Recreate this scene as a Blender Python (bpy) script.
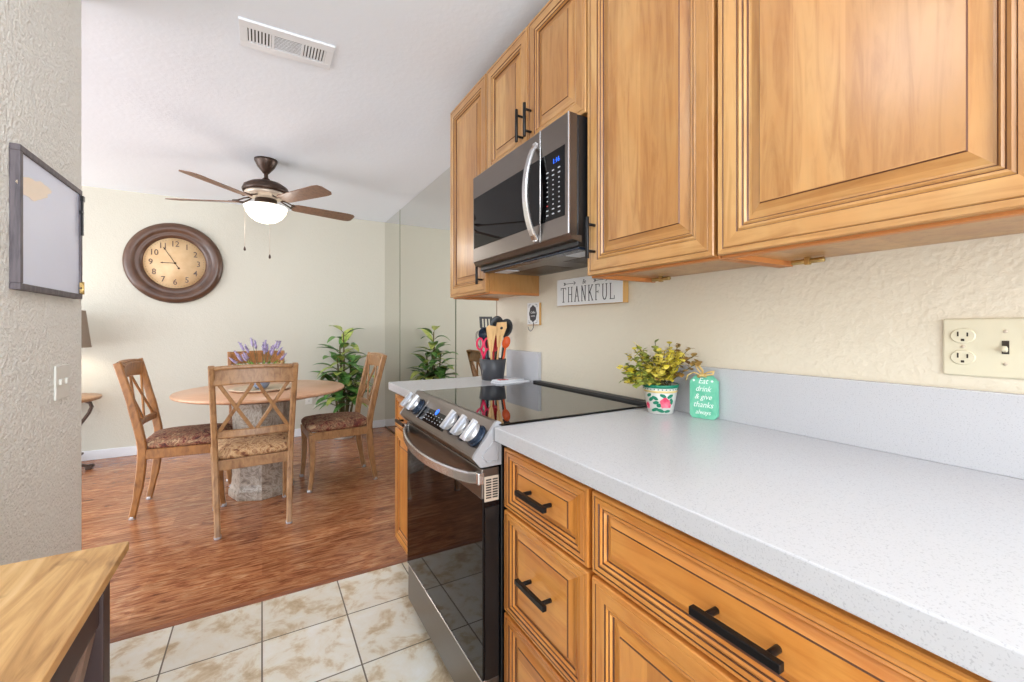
import bpy, bmesh, math, random
from mathutils import Vector, Matrix, Euler
random.seed(7)
PI = math.pi
S = bpy.context.scene
C = S.collection
for o in list(bpy.data.objects): bpy.data.objects.remove(o)

# ------------------------------------------------------------------ camera
cam = bpy.data.objects.new('camera', bpy.data.cameras.new('camera')); C.objects.link(cam)
cam.data.sensor_width = 36; cam.data.lens = 430/1024*36
cam.data.shift_y = -13.0/1024
cam.data.clip_start = .02
cam.location = (0, 0, 1.178); cam.rotation_euler = (PI/2, 0, -math.radians(30.17))
S.camera = cam
# ------------------------------------------------------------------ world, lights, exposure
W = bpy.data.worlds.new('world'); S.world = W; W.use_nodes = True
W.node_tree.nodes['Background'].inputs[0].default_value = (.86, .93, 1, 1)
W.node_tree.nodes['Background'].inputs[1].default_value = 2.4
S.view_settings.view_transform = 'Standard'; S.view_settings.look = 'None'
S.view_settings.gamma = 1; S.view_settings.use_curve_mapping = False
S.view_settings.exposure = 0.53
def lamp(name, kind, loc, energy, color=(1, 1, 1), size=.2, size_y=None, rot=(0, 0, 0)):
    l = bpy.data.lights.new(name, kind); l.energy = energy; l.color = color
    if kind == 'AREA':
        l.size = size
        if size_y: l.shape = 'RECTANGLE'; l.size_y = size_y
    else: l.shadow_soft_size = size
    o = bpy.data.objects.new(name, l); C.objects.link(o); o.location = loc; o.rotation_euler = rot
    return o
lamp('added_kitchen_fill', 'POINT', (-.12, .55, 2.08), 7.5, (.86, .93, 1), .16)  # point lamp added out of view to brighten kitchen and ceiling
lamp('added_kitchen_fill', 'POINT', (-.02, -.75, 2.08), 5, (.86, .93, 1), .16)  # second added fill behind the camera, not a known fixture
lamp('fan_bulb', 'POINT', (.026, 3.721, 1.90), 4.5, (1, .96, .90), .12)
lamp('lamp_bulb', 'POINT', (-1.41, 4.95, 1.16), 5, (1, .88, .7), .05)
lamp('added_left_fill', 'AREA', (-4.1, 3.4, 1.05), 62, (.86, .93, 1), 3.2, 2.0, (math.radians(112), 0, -PI/2))  # added area fill for the dining side; no door is modelled here
lamp('added_rear_fill', 'AREA', (.25, -1.7, 1.25), 44, (.86, .93, 1), 1.6, 2.0, (math.radians(104), 0, 0))  # area fill added behind the camera, tilted up; no window stands there

# ------------------------------------------------------------------ materials
def lin(c):
    return tuple(((x/255)/12.92 if x/255 <= .04045 else ((x/255+.055)/1.055)**2.4) for x in c)+(1,)
class N:
    def __init__(s, name):
        s.m = bpy.data.materials.new(name); s.m.use_nodes = True
        s.t = s.m.node_tree; s.b = s.t.nodes['Principled BSDF']
    def n(s, kind, **k):
        x = s.t.nodes.new(kind)
        for a, v in k.items(): setattr(x, a, v)
        return x
    def l(s, a, b): s.t.links.new(a, b)
    def coord(s, scale=(1, 1, 1), rot=(0, 0, 0), loc=(0, 0, 0), out='Object'):
        tc = s.n('ShaderNodeTexCoord'); mp = s.n('ShaderNodeMapping')
        mp.inputs['Scale'].default_value = scale; mp.inputs['Rotation'].default_value = rot; mp.inputs['Location'].default_value = loc
        s.l(tc.outputs[out], mp.inputs[0]); return mp.outputs[0]
    def noise(s, vec, scale, detail=4, rough=.5, dist=0):
        x = s.n('ShaderNodeTexNoise'); x.inputs['Scale'].default_value = scale; x.inputs['Detail'].default_value = detail
        x.inputs['Roughness'].default_value = rough; x.inputs['Distortion'].default_value = dist
        s.l(vec, x.inputs['Vector']); return x
    def ramp(s, fac, stops, interp='LINEAR'):
        r = s.n('ShaderNodeValToRGB'); r.color_ramp.interpolation = interp
        e = r.color_ramp.elements
        while len(e) < len(stops): e.new(.5)
        for i, (p, c) in enumerate(stops):
            e[i].position = p; e[i].color = c if len(c) == 4 else lin(c)
        s.l(fac, r.inputs[0]); return r.outputs[0]
    def mix(s, a, b, fac, mode='MIX'):
        m = s.n('ShaderNodeMix', data_type='RGBA', blend_type=mode)
        if isinstance(fac, (int, float)): m.inputs[0].default_value = fac
        else: s.l(fac, m.inputs[0])
        for v, i in ((a, 6), (b, 7)):
            if isinstance(v, tuple): m.inputs[i].default_value = v
            else: s.l(v, m.inputs[i])
        return m.outputs[2]
    def bump(s, h, strength, dist=.01):
        b = s.n('ShaderNodeBump'); b.inputs['Strength'].default_value = strength; b.inputs['Distance'].default_value = dist
        s.l(h, b.inputs['Height']); s.l(b.outputs[0], s.b.inputs['Normal'])
    def set(s, col=None, rough=.5, metal=0, **k):
        if col is not None:
            if isinstance(col, tuple): s.b.inputs['Base Color'].default_value = col if len(col) == 4 else lin(col)
            else: s.l(col, s.b.inputs['Base Color'])
        s.b.inputs['Roughness'].default_value = rough; s.b.inputs['Metallic'].default_value = metal
        for a, v in k.items(): s.b.inputs[a.replace('_', ' ')].default_value = v
        return s.m
def plain(name, col, rough=.5, metal=0, var=.06, **k):
    x = N(name); v = x.coord(); n = x.noise(v, 30, 3)
    c = lin(col); d = tuple(a*(1-var) for a in c[:3])+(1,)
    return x.set(x.mix(c, d, n.outputs[0]), rough, metal, **k)

def wall_mat(name, col, scale=55, strength=.5):
    x = N(name); v = x.coord()
    n = x.noise(v, scale*1.5, 3, .55, .12); n2 = x.noise(v, scale*.5, 2, .5, .1)
    h = x.ramp(n.outputs[0], [(.42, (0, 0, 0, 1)), (.62, (1, 1, 1, 1))])
    h2 = x.ramp(n2.outputs[0], [(.45, (0, 0, 0, 1)), (.6, (1, 1, 1, 1))])
    x.bump(x.mix(h, h2, .45), strength, .006)
    big = x.noise(v, 1.2, 2)
    c = lin(col)
    return x.set(x.mix(c, tuple(a*.97 for a in c[:3])+(1,), big.outputs[0]), .62)
M = {}
M['wall'] = wall_mat('painted_wall', (204, 199, 184), 60, .16)
M['wall_l'] = wall_mat('textured_wall', (240, 237, 229), 62, .75)
M['wall_k'] = wall_mat('kitchen_wall_paint', (226, 216, 196), 48, .2)
M['ceiling'] = wall_mat('ceiling_paint', (234, 239, 246), 30, .10)
M['trim'] = plain('white_trim_paint', (232, 233, 236), .4)

def cab_wood(name, axis, base=(200, 156, 100), dark=(176, 128, 74), plank=.085, rough=.33):
    x = N(name)
    sc = {'z': (9, 9, .9), 'y': (9, .9, 9), 'x': (.9, 9, 9)}[axis]
    v = x.coord(sc); n = x.noise(v, 4.5, 7, .62, .8)
    c = x.ramp(n.outputs[0], [(.3, dark), (.52, base), (.75, tuple(min(255, int(a*1.05)) for a in base))])
    blot = x.noise(x.coord((2, 2, 1.2)), 3.5, 3, .5, 1.0)
    c = x.mix(c, x.ramp(blot.outputs[0], [(.35, (240, 216, 186)), (.65, (255, 255, 255))]), .55, 'MULTIPLY')
    # lengthwise boards glued edge to edge
    tc = x.n('ShaderNodeTexCoord'); sp = x.n('ShaderNodeSeparateXYZ'); x.l(tc.outputs['Object'], sp.inputs[0])
    a = 'Y' if axis == 'z' else 'Z'
    mt = x.n('ShaderNodeMath', operation='DIVIDE'); mt.inputs[1].default_value = plank; x.l(sp.outputs[a], mt.inputs[0])
    fl = x.n('ShaderNodeMath', operation='FLOOR'); x.l(mt.outputs[0], fl.inputs[0])
    wn = x.n('ShaderNodeTexWhiteNoise', noise_dimensions='1D'); x.l(fl.outputs[0], wn.inputs['W'])
    c = x.mix(c, x.ramp(wn.outputs[0], [(0, (218, 202, 182)), (1, (255, 255, 255))]), .9, 'MULTIPLY')
    return x.set(c, rough, 0, Coat_Weight=.25, Coat_Roughness=.18)
M['cab_v'] = cab_wood('maple_vertical_grain', 'z')
M['cab_h'] = cab_wood('maple_horizontal_grain', 'y')
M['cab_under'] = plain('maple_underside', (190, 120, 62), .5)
M['glaze'] = plain('dark_glaze_line', (92, 52, 28), .4)
M['cabb_v'] = cab_wood('maple_base_vertical_grain', 'z', (228, 160, 82), (208, 130, 56))
M['cabb_h'] = cab_wood('maple_base_horizontal_grain', 'y', (228, 160, 82), (208, 130, 56))
M['black_metal'] = plain('matte_black_metal', (34, 33, 34), .38, .6)
M['brass'] = plain('brass_hardware', (200, 170, 110), .3, .9)

def quartz():
    x = N('speckled_white_quartz'); v = x.coord()
    vo = x.n('ShaderNodeTexVoronoi', feature='F1'); vo.inputs['Scale'].default_value = 260; x.l(v, vo.inputs['Vector'])
    n = x.noise(v, 420, 2)
    s1 = x.ramp(n.outputs[0], [(.32, (178, 178, 183)), (.42, (197, 197, 201))])
    s2 = x.ramp(vo.outputs['Distance'], [(.06, (200, 200, 204)), (.10, (255, 255, 255))])
    return x.set(x.mix(s1, s2, .2, 'MULTIPLY'), .27)
M['quartz'] = quartz()

def wood_floor():
    x = N('hardwood_planks'); v = x.coord()
    br = x.n('ShaderNodeTexBrick'); br.offset = .37; br.offset_frequency = 2
    br.inputs['Scale'].default_value = 1; br.inputs['Brick Width'].default_value = 1.25; br.inputs['Row Height'].default_value = .125
    br.inputs['Mortar Size'].default_value = .0012; br.inputs['Mortar Smooth'].default_value = .2
    br.inputs['Color1'].default_value = (0, 0, 0, 1); br.inputs['Color2'].default_value = (1, 1, 1, 1); br.inputs['Mortar'].default_value = (.3, .3, .3, 1)
    x.l(v, br.inputs['Vector'])
    n = x.noise(x.coord((2.6, 11, 1)), 2.0, 8, .66, 1.9)
    n2 = x.noise(x.coord((4, 60, 1)), 2, 5, .6, .5)
    c = x.ramp(n.outputs[0], [(.30, (108, 60, 38)), (.41, (168, 104, 68)), (.53, (202, 140, 96)), (.70, (224, 176, 134))])
    c = x.mix(c, x.ramp(n2.outputs[0], [(.38, (150, 120, 105)), (.55, (255, 255, 255))]), .6, 'MULTIPLY')
    c = x.mix(c, x.ramp(br.outputs['Color'], [(0, (205, 190, 180)), (1, (255, 250, 245))]), .75, 'MULTIPLY')
    x.bump(x.mix(n.outputs[0], br.outputs['Fac'], .3), .12, .004)
    return x.set(c, .24)
M['floor_wood'] = wood_floor()

def tile_floor():
    x = N('cream_marbled_tile'); v = x.coord(loc=(0, 0, 0))
    br = x.n('ShaderNodeTexBrick'); br.offset = 0; br.offset_frequency = 1
    br.inputs['Scale'].default_value = 1; br.inputs['Brick Width'].default_value = .303; br.inputs['Row Height'].default_value = .303
    br.inputs['Mortar Size'].default_value = .0028; br.inputs['Mortar Smooth'].default_value = .1
    br.inputs['Color1'].default_value = (0, 0, 0, 1); br.inputs['Color2'].default_value = (1, 1, 1, 1)
    tc = x.n('ShaderNodeTexCoord'); mp = x.n('ShaderNodeMapping'); mp.inputs['Location'].default_value = (.303*10, .303*10, 0)
    x.l(tc.outputs['Object'], mp.inputs[0]); x.l(mp.outputs[0], br.inputs['Vector'])
    n = x.noise(v, 8.5, 8, .66, .35); n2 = x.noise(v, 1.6, 2)
    c = x.ramp(n.outputs[0], [(.3, (182, 154, 120)), (.42, (214, 194, 164)), (.5, (234, 226, 210)), (.7, (240, 238, 232))])
    c = x.mix(c, x.ramp(br.outputs['Color'], [(0, (240, 238, 234)), (1, (255, 255, 255))]), .8, 'MULTIPLY')
    c = x.mix(c, lin((110, 98, 82)), br.outputs['Fac'])
    x.bump(br.outputs['Fac'], -.3, .003)
    return x.set(c, .42)
M['tile'] = tile_floor()

def furn_wood(name, base, dark, rough=.38, scale=(12, 12, 1.4)):
    x = N(name); n = x.noise(x.coord(scale), 4, 6, .6, .5)
    c = x.ramp(n.outputs[0], [(.3, dark), (.55, base), (.8, tuple(min(255, int(a*1.08)) for a in base))])
    return x.set(c, rough)
M['chair'] = furn_wood('light_oak_chair_wood', (164, 122, 80), (126, 86, 52), .38, (10, 10, 4))
M['chair_warm'] = furn_wood('honey_oak_chair_wood', (160, 108, 60), (120, 78, 42), .38, (10, 10, 4))
M['table'] = furn_wood('peach_toned_tabletop', (210, 164, 130), (194, 146, 114), .3, (2, 14, 2))
M['table_edge'] = plain('dark_table_edge', (90, 62, 48), .5)
M['sidetable'] = furn_wood('side_table_wood', (176, 136, 98), (146, 104, 72), .35, (3, 12, 3))
M['bronze'] = plain('oil_rubbed_bronze', (74, 56, 46), .35, .5)
M['cream'] = plain('cream_motor_band', (206, 190, 172), .35, .3)
M['blade'] = furn_wood('walnut_fan_blade', (122, 88, 66), (98, 68, 50), .35)
M['mirror'] = N('mirror_glass').set((226, 225, 219), .015, 1)
M['mirror_edge'] = plain('green_mirror_edge', (92, 98, 72), .5)
M['mirror_track'] = plain('bronze_mirror_track', (110, 82, 56), .35, .6)

def tapestry():
    x = N('burgundy_paisley_tapestry'); v = x.coord()
    n = x.noise(v, 12, 5, .6, 2.6); n2 = x.noise(v, 9, 3, .5, 3.0)
    c = x.ramp(n.outputs[0], [(.33, (46, 28, 26)), (.44, (120, 56, 46)), (.49, (178, 140, 104)), (.54, (100, 62, 46)), (.64, (196, 164, 126))])
    c2 = x.ramp(n2.outputs[0], [(.42, (70, 42, 36)), (.5, (150, 62, 46)), (.58, (120, 92, 66)), (.66, (60, 40, 32))])
    return x.set(x.mix(c, c2, .22), .85)
M['tapestry'] = tapestry()
def tapestry_l():
    x = N('gold_damask_tapestry'); v = x.coord()
    n = x.noise(v, 9, 5, .6, 3)
    c = x.ramp(n.outputs[0], [(.36, (110, 66, 44)), (.45, (176, 132, 90)), (.52, (206, 172, 130)), (.6, (148, 100, 68)), (.68, (190, 154, 112))])
    return x.set(c, .85)
M['tapestry_gold'] = tapestry_l()
def stone():
    x = N('grey_damask_stone'); n = x.noise(x.coord(), 14, 5, .65, 2.5)
    c = x.ramp(n.outputs[0], [(.35, (120, 104, 92)), (.48, (158, 144, 130)), (.55, (182, 170, 156)), (.68, (136, 120, 108))])
    return x.set(c, .3)
M['stone'] = stone()
M['glide'] = plain('clear_glide', (190, 184, 182), .15, .3)
M['steel'] = None
def steel(name, col, rough=.28):
    x = N(name); n = x.noise(x.coord((2, 2, 260)), 3, 2)
    c = lin(col)
    return x.set(x.mix(c, tuple(a*.86 for a in c[:3])+(1,), n.outputs[0]), rough, .92)
M['steel'] = steel('dark_stainless', (122, 114, 108))
M['steel_l'] = steel('bright_stainless', (208, 206, 206), .2)
M['steel_side'] = plain('silver_painted_end_cap', (170, 170, 173), .4, .35)
M['chrome'] = plain('chrome', (200, 202, 208), .3, .75)
M['glass_blk'] = N('black_glass').set((8, 7, 8), .03, 0, Specular_IOR_Level=.14)
M['cooktop'] = N('black_ceramic_glass').set((12, 11, 12), .025, 0, IOR=2.1)
M['oven_glass'] = N('oven_door_glass').set((14, 9, 11), .03, 0, Specular_IOR_Level=.2)
M['black'] = plain('black_enamel', (18, 18, 20), .3)
M['grey_metal'] = plain('grey_underside_metal', (128, 122, 116), .4, .6)
M['dark_blue'] = plain('dark_blue_finish', (40, 52, 70), .2, .3)
M['lens'] = plain('frosted_lens', (222, 228, 236), .3)
M['ltext'] = plain('pale_print', (190, 192, 198), .5)
M['redtext'] = plain('red_print', (200, 60, 60), .5)
def emit(name, col, s):
    x = N(name); x.set(col, .4); x.b.inputs['Emission Color'].default_value = lin(col); x.b.inputs['Emission Strength'].default_value = s; return x.m
M['blue_led'] = emit('blue_display', (20, 90, 235), 1.6)
M['bowl'] = emit('lit_glass_bowl', (255, 246, 228), .8)
M['white'] = plain('white_paint', (232, 230, 228), .5)
M['ivory'] = plain('ivory_plastic', (224, 216, 190), .35)
M['switch_white'] = plain('white_plastic_plate', (232, 230, 222), .35)
M['slot'] = plain('dark_slot', (50, 42, 34), .6)
M['ink'] = plain('charcoal_ink', (66, 62, 64), .7)
M['kraft'] = furn_wood('raw_pine_edge', (206, 160, 96), (180, 132, 72), .6)
M['crock'] = plain('charcoal_ceramic', (62, 63, 68), .42)
M['nylon'] = plain('black_nylon', (30, 31, 35), .35)
M['navy'] = plain('slate_spoon_nylon', (52, 62, 78), .25)
M['pink'] = plain('hot_pink_plastic', (226, 30, 84), .35)
M['red'] = plain('red_silicone', (196, 30, 40), .45)
M['orange'] = plain('orange_silicone', (226, 92, 36), .45)
M['bamboo'] = furn_wood('bamboo', (226, 180, 120), (204, 152, 92), .5, (14, 14, 2))
M['linen'] = plain('white_cotton', (224, 225, 230), .85)
M['clock_frame'] = furn_wood('dark_bronzed_wood', (92, 64, 48), (78, 53, 40), .3, (2, 2, 2))
def clockface():
    x = N('aged_paper_dial'); n = x.noise(x.coord(), 7, 4)
    return x.set(x.ramp(n.outputs[0], [(.35, (206, 168, 122)), (.65, (226, 194, 150))]), .6)
M['dial'] = clockface()
M['frame_grey'] = furn_wood('weathered_grey_wood', (104, 96, 100), (72, 66, 72), .55, (20, 20, 2))
def poster():
    x = N('pale_lilac_board'); n = x.noise(x.coord(), 2, 2)
    return x.set(x.mix(lin((222, 225, 244)), lin((232, 236, 250)), n.outputs[0]), .5)
M['poster'] = poster()
M['peach'] = plain('peach_paint', (255, 236, 214), .5)
M['rustic'] = None
def rustic():
    x = N('rustic_yellow_pine'); n = x.noise(x.coord((11, 1.1, 4)), 2.2, 6, .6, 1.4)
    n2 = x.noise(x.coord((6, 2.5, 4)), 3, 3, .5, 1)
    c = x.ramp(n.outputs[0], [(.3, (138, 98, 56)), (.44, (184, 140, 88)), (.58, (208, 166, 110)), (.75, (222, 186, 134))])
    c = x.mix(c, x.ramp(n2.outputs[0], [(.3, (130, 92, 60)), (.42, (255, 255, 255))]), .6, 'MULTIPLY')
    return x.set(c, .5)
M['rustic'] = rustic()
M['dark_brown'] = plain('dark_brown_painted_wood', (58, 40, 38), .5)
M['slat'] = plain('taupe_cross_brace', (122, 98, 84), .5)
def leaf(name, a, b, rough=.4):
    x = N(name); n = x.noise(x.coord(), 22, 3, .5, .6)
    return x.set(x.ramp(n.outputs[0], [(.36, a), (.56, b)]), rough)
M['leaf'] = leaf('glossy_dark_leaf', (52, 100, 48), (104, 150, 72))
M['leaf_y'] = leaf('yellow_green_leaf', (120, 150, 58), (186, 196, 104))
M['stem'] = plain('brown_green_stem', (104, 96, 56), .6)
M['eucal'] = leaf('yellow_sprig_leaf', (206, 190, 48), (234, 216, 104), .5)
M['eucal_b'] = leaf('bronze_sprig_leaf', (146, 112, 56), (182, 150, 84), .5)
M['eucal_g'] = leaf('olive_sprig_leaf', (120, 134, 52), (160, 166, 76), .5)
M['lav'] = leaf('lavender_bloom', (138, 122, 160), (176, 162, 196), .7)
M['lime'] = leaf('fresh_green_foliage', (92, 150, 50), (140, 186, 74), .6)
M['rose'] = leaf('rose_paint', (214, 54, 92), (240, 130, 150), .4)
M['green_paint'] = plain('deep_green_paint', (22, 126, 96), .4)
M['gold_paint'] = plain('gold_band_paint', (222, 196, 130), .4)
M['mint'] = leaf('mint_chalk_paint', (96, 186, 152), (120, 202, 170), .6)
M['chalk'] = plain('chalk_white', (238, 244, 240), .6)
M['raffia'] = furn_wood('straw_raffia', (226, 196, 130), (196, 160, 92), .7)
M['soil'] = plain('potting_soil', (60, 44, 34), .9)
M['shade'] = plain('taupe_lamp_shade', (150, 132, 116), .7)
M['potwhite'] = plain('white_glazed_pot', (216, 214, 208), .3)
M['bluegrey'] = plain('blue_grey_glaze', (150, 162, 188), .3)

# ------------------------------------------------------------------ mesh helpers
def BM(): return bmesh.new()
def box(bm, lo, hi, bev=0, mi=0, rot=None, piv=None, seg=2):
    t = bmesh.new()
    bmesh.ops.create_cube(t, size=1)
    for v in t.verts:
        v.co = Vector([lo[i]+(v.co[i]+.5)*(hi[i]-lo[i]) for i in range(3)])
    if bev: bmesh.ops.bevel(t, geom=t.edges[:], offset=bev, segments=seg, affect='EDGES', profile=.5, clamp_overlap=True)
    if rot is not None:
        p = Vector(piv if piv is not None else [(lo[i]+hi[i])/2 for i in range(3)])
        for v in t.verts: v.co = rot @ (v.co-p)+p
    merge(bm, t, mi)
def merge(bm, t, mi=None, mtx=None):
    vm = {}
    for v in t.verts: vm[v] = bm.verts.new(mtx @ v.co if mtx else v.co)
    for f in t.faces:
        try:
            g = bm.faces.new([vm[v] for v in f.verts]); g.material_index = f.material_index if mi is None else mi; g.smooth = f.smooth
        except ValueError: pass
    t.free()
def lathe(bm, prof, center=(0, 0, 0), seg=40, mtx=None, mi=0, smooth=True, sx=1, sy=1, arc=None):
    """prof: (r,z) list; closed at r=0 ends"""
    rings = []
    for r, z in prof:
        if r < 1e-6: ring = [bm.verts.new((0, 0, z))]
        else: ring = [bm.verts.new((r*sx*math.cos(2*PI*k/seg), r*sy*math.sin(2*PI*k/seg), z)) for k in range(seg)]
        rings.append(ring)
    vs = [v for r in rings for v in r]
    for a, b in zip(rings, rings[1:]):
        for k in range(seg):
            k2 = (k+1) % seg
            if len(a) == 1 and len(b) == 1: continue
            if len(a) == 1: f = [a[0], b[k2], b[k]]
            elif len(b) == 1: f = [a[k], a[k2], b[0]]
            else: f = [a[k], a[k2], b[k2], b[k]]
            g = bm.faces.new(f); g.smooth = smooth; g.material_index = mi
    T = Matrix.Translation(center) @ (mtx or Matrix.Identity(4))
    for v in vs: v.co = T @ v.co
def cyl(bm, a, b, r, r2=None, seg=20, mi=0, smooth=True):
    a = Vector(a); b = Vector(b); d = b-a; L = d.length
    q = d.to_track_quat('Z', 'Y').to_matrix().to_4x4()
    r2 = r if r2 is None else r2
    e = min(r, r2)*.12
    lathe(bm, [(0, 0), (r-e, 0), (r, e), (r2, L-e), (r2-e, L), (0, L)], a, seg, q, mi, smooth)
def tube(bm, pts, r, seg=10, mi=0, caps=True, flat=1.0, up=None):
    pts = [Vector(p) for p in pts]; rr = r if isinstance(r, (list, tuple)) else [r]*len(pts)
    rings = []; ref = None
    for i, p in enumerate(pts):
        d = (pts[min(i+1, len(pts)-1)]-pts[max(i-1, 0)]).normalized()
        if ref is None:
            ref = Vector(up) if up else (Vector((0, 0, 1)) if abs(d.z) < .9 else Vector((1, 0, 0)))
        s = d.cross(ref).normalized(); u = s.cross(d).normalized(); ref = u
        rings.append([bm.verts.new(p+s*math.cos(2*PI*k/seg)*rr[i]+u*math.sin(2*PI*k/seg)*rr[i]*flat) for k in range(seg)])
    for a, b in zip(rings, rings[1:]):
        for k in range(seg):
            f = bm.faces.new([a[k], a[(k+1) % seg], b[(k+1) % seg], b[k]]); f.smooth = True; f.material_index = mi
    if caps:
        for R, rev in ((rings[0], True), (rings[-1], False)):
            f = bm.faces.new(R[::-1] if not rev else R); f.material_index = mi
def sweep(bm, pts, ws, hs, side, mi=0, bev=.004):
    """rounded-rectangular bar along pts; side = width direction; octagonal section"""
    pts = [Vector(p) for p in pts]; side = Vector(side).normalized()
    n = len(pts)
    if not isinstance(ws, (list, tuple)): ws = [ws]*n
    if not isinstance(hs, (list, tuple)): hs = [hs]*n
    rings = []
    for i, p in enumerate(pts):
        d = (pts[min(i+1, n-1)]-pts[max(i-1, 0)]).normalized()
        u = d.cross(side).normalized(); s = u.cross(d).normalized()
        w = ws[i]/2; h = hs[i]/2; b = min(bev, w*.6, h*.6)
        sec = [(-w+b, -h), (w-b, -h), (w, -h+b), (w, h-b), (w-b, h), (-w+b, h), (-w, h-b), (-w, -h+b)]
        rings.append([bm.verts.new(p+s*x+u*y) for x, y in sec])
    for a, b in zip(rings, rings[1:]):
        for k in range(8):
            f = bm.faces.new([a[k], a[(k+1) % 8], b[(k+1) % 8], b[k]]); f.material_index = mi
    f = bm.faces.new(rings[0]); f.material_index = mi
    f = bm.faces.new(rings[-1][::-1]); f.material_index = mi
def loft(bm, loops, mi=0, smooth=True, cap=True):
    R = [[bm.verts.new(p) for p in L] for L in loops]
    n = len(R[0])
    for a, b in zip(R, R[1:]):
        for k in range(n):
            f = bm.faces.new([a[k], a[(k+1) % n], b[(k+1) % n], b[k]]); f.smooth = smooth; f.material_index = mi
    if cap:
        f = bm.faces.new(R[0][::-1]); f.material_index = mi
        f = bm.faces.new(R[-1]); f.material_index = mi; f.smooth = smooth
def prism(bm, poly, z0, z1, mtx=None, mi=0):
    """poly in xy, extruded z0..z1, then transformed"""
    mtx = mtx or Matrix.Identity(4)
    a = [bm.verts.new(mtx @ Vector((x, y, z0))) for x, y in poly]; b = [bm.verts.new(mtx @ Vector((x, y, z1))) for x, y in poly]
    n = len(poly)
    for k in range(n):
        f = bm.faces.new([a[k], a[(k+1) % n], b[(k+1) % n], b[k]]); f.material_index = mi
    f = bm.faces.new(a[::-1]); f.material_index = mi
    f = bm.faces.new(b); f.material_index = mi
def frame(origin, u, v):
    u = Vector(u).normalized(); v = Vector(v).normalized(); n = u.cross(v)
    m = Matrix.Identity(4)
    for i in range(3): m[i][0] = u[i]; m[i][1] = v[i]; m[i][2] = n[i]; m[i][3] = origin[i]
    return m
def stroke(bm, pts, w, z0, z1, mtx, mi=0):
    for (x0, y0), (x1, y1) in zip(pts, pts[1:]):
        d = Vector((x1-x0, y1-y0)); L = d.length
        if L < 1e-7: continue
        d /= L; nx, ny = -d.y*w/2, d.x*w/2; ex, ey = d.x*w*.3, d.y*w*.3
        prism(bm, [(x0-nx-ex, y0-ny-ey), (x1-nx+ex, y1-ny+ey), (x1+nx+ex, y1+ny+ey), (x0+nx-ex, y0+ny-ey)], z0, z1, mtx, mi)
def text(bm, s, size, mtx, depth=.0006, mi=0, sx=1.0, shear=0, bold=0):
    cu = bpy.data.curves.new('t', 'FONT'); cu.body = s; cu.size = size; cu.align_x = 'CENTER'; cu.align_y = 'CENTER'
    cu.extrude = depth; cu.shear = shear; cu.offset = bold; cu.resolution_u = 3
    o = bpy.data.objects.new('t', cu); C.objects.link(o)
    dg = bpy.context.evaluated_depsgraph_get(); me = bpy.data.meshes.new_from_object(o.evaluated_get(dg))
    t = bmesh.new(); t.from_mesh(me)
    merge(bm, t, mi, mtx @ Matrix.Diagonal((sx, 1, 1, 1)))
    bpy.data.objects.remove(o); bpy.data.curves.remove(cu); bpy.data.meshes.remove(me)

def obj(name, bm, mats, parent=None, label=None, local=False):
    me = bpy.data.meshes.new(name)
    root = parent
    while root is not None and root.parent is not None: root = root.parent
    off = Vector((0, 0, 0))
    if parent is not None and not local: off = root.location if root.type == 'EMPTY' else off
    if off.length:
        for v in bm.verts: v.co -= off
    bmesh.ops.recalc_face_normals(bm, faces=bm.faces[:])
    bm.to_mesh(me); bm.free()
    for m in (mats if isinstance(mats, (list, tuple)) else [mats]): me.materials.append(m)
    o = bpy.data.objects.new(name, me); C.objects.link(o)
    if parent is not None: o.parent = parent
    if label: o['label'] = label
    return o
def thing(name, label, cat, loc, rz=0, group=None):
    o = bpy.data.objects.new(name, None); C.objects.link(o); o.location = loc; o.rotation_euler = (0, 0, rz)
    o.empty_display_size = .05
    o['label'] = label; o['category'] = cat
    if group: o['group'] = group
    return o
def tag(o, label, cat, group=None):
    o['label'] = label; o['category'] = cat
    if group: o['group'] = group
    return o
def struct(name, bm, m, parent=None):
    o = obj(name, bm, m, parent); o['kind'] = 'structure'; return o

# ------------------------------------------------------------------ room shell
H = 2.44
XW = 1.165        # kitchen wall face
XM = 1.27         # dining mirror plane
YB = 5.21         # back wall
YE = 2.176        # end of kitchen wall / start of wood floor
b = BM(); box(b, (-4.2, YE-.006, -.05), (1.5, YB+.1, 0)); struct('floor', b, M['floor_wood'])
b = BM(); box(b, (-4.2, 0.2, -.05), (-.72, YE-.006, 0)); struct('floor_hall', b, M['floor_wood'])
b = BM(); box(b, (-.72, -1.8, -.05), (1.5, YE-.034, 0)); o = struct('floor_kitchen', b, M['tile'])
# shift the tile grid so its grout lines fall where the photograph has them
me = o.data
for v in me.vertices: v.co.y -= 1.868
o.location.y = 1.868
b = BM(); box(b, (-.60, YE-.034, -.05), (XW, YE-.006, .003), .001); struct('trim_1', b, furn_wood('threshold_wood', (150, 92, 62), (120, 70, 46), .35, (2, 20, 2)))
b = BM(); box(b, (-4.2, -1.8, H), (1.5, YB+.1, H+.1)); struct('ceiling', b, M['ceiling'])
b = BM(); box(b, (-4.2, YB, 0), (1.5, YB+.1, H)); struct('wall_back', b, M['wall'])
b = BM(); box(b, (XW, -1.8, 0), (1.5, YE, H), .004); struct('wall_right', b, M['wall_k'])
b = BM(); box(b, (XM+.006, YE, 0), (1.5, YB, H)); struct('wall_dining', b, M['wall'])
b = BM(); box(b, (-.72, -1.8, 0), (-.60, 2.266, H), .006); struct('wall_left', b, M['wall_l'])
b = BM(); box(b, (-4.2, YB-.014, 0), (XM, YB, .085), .004); struct('baseboard_back', b, M['trim'])
b = BM(); box(b, (-.6, .2, 0), (-.588, 2.27, .085), .003); struct('baseboard_left', b, M['trim'])

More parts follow.
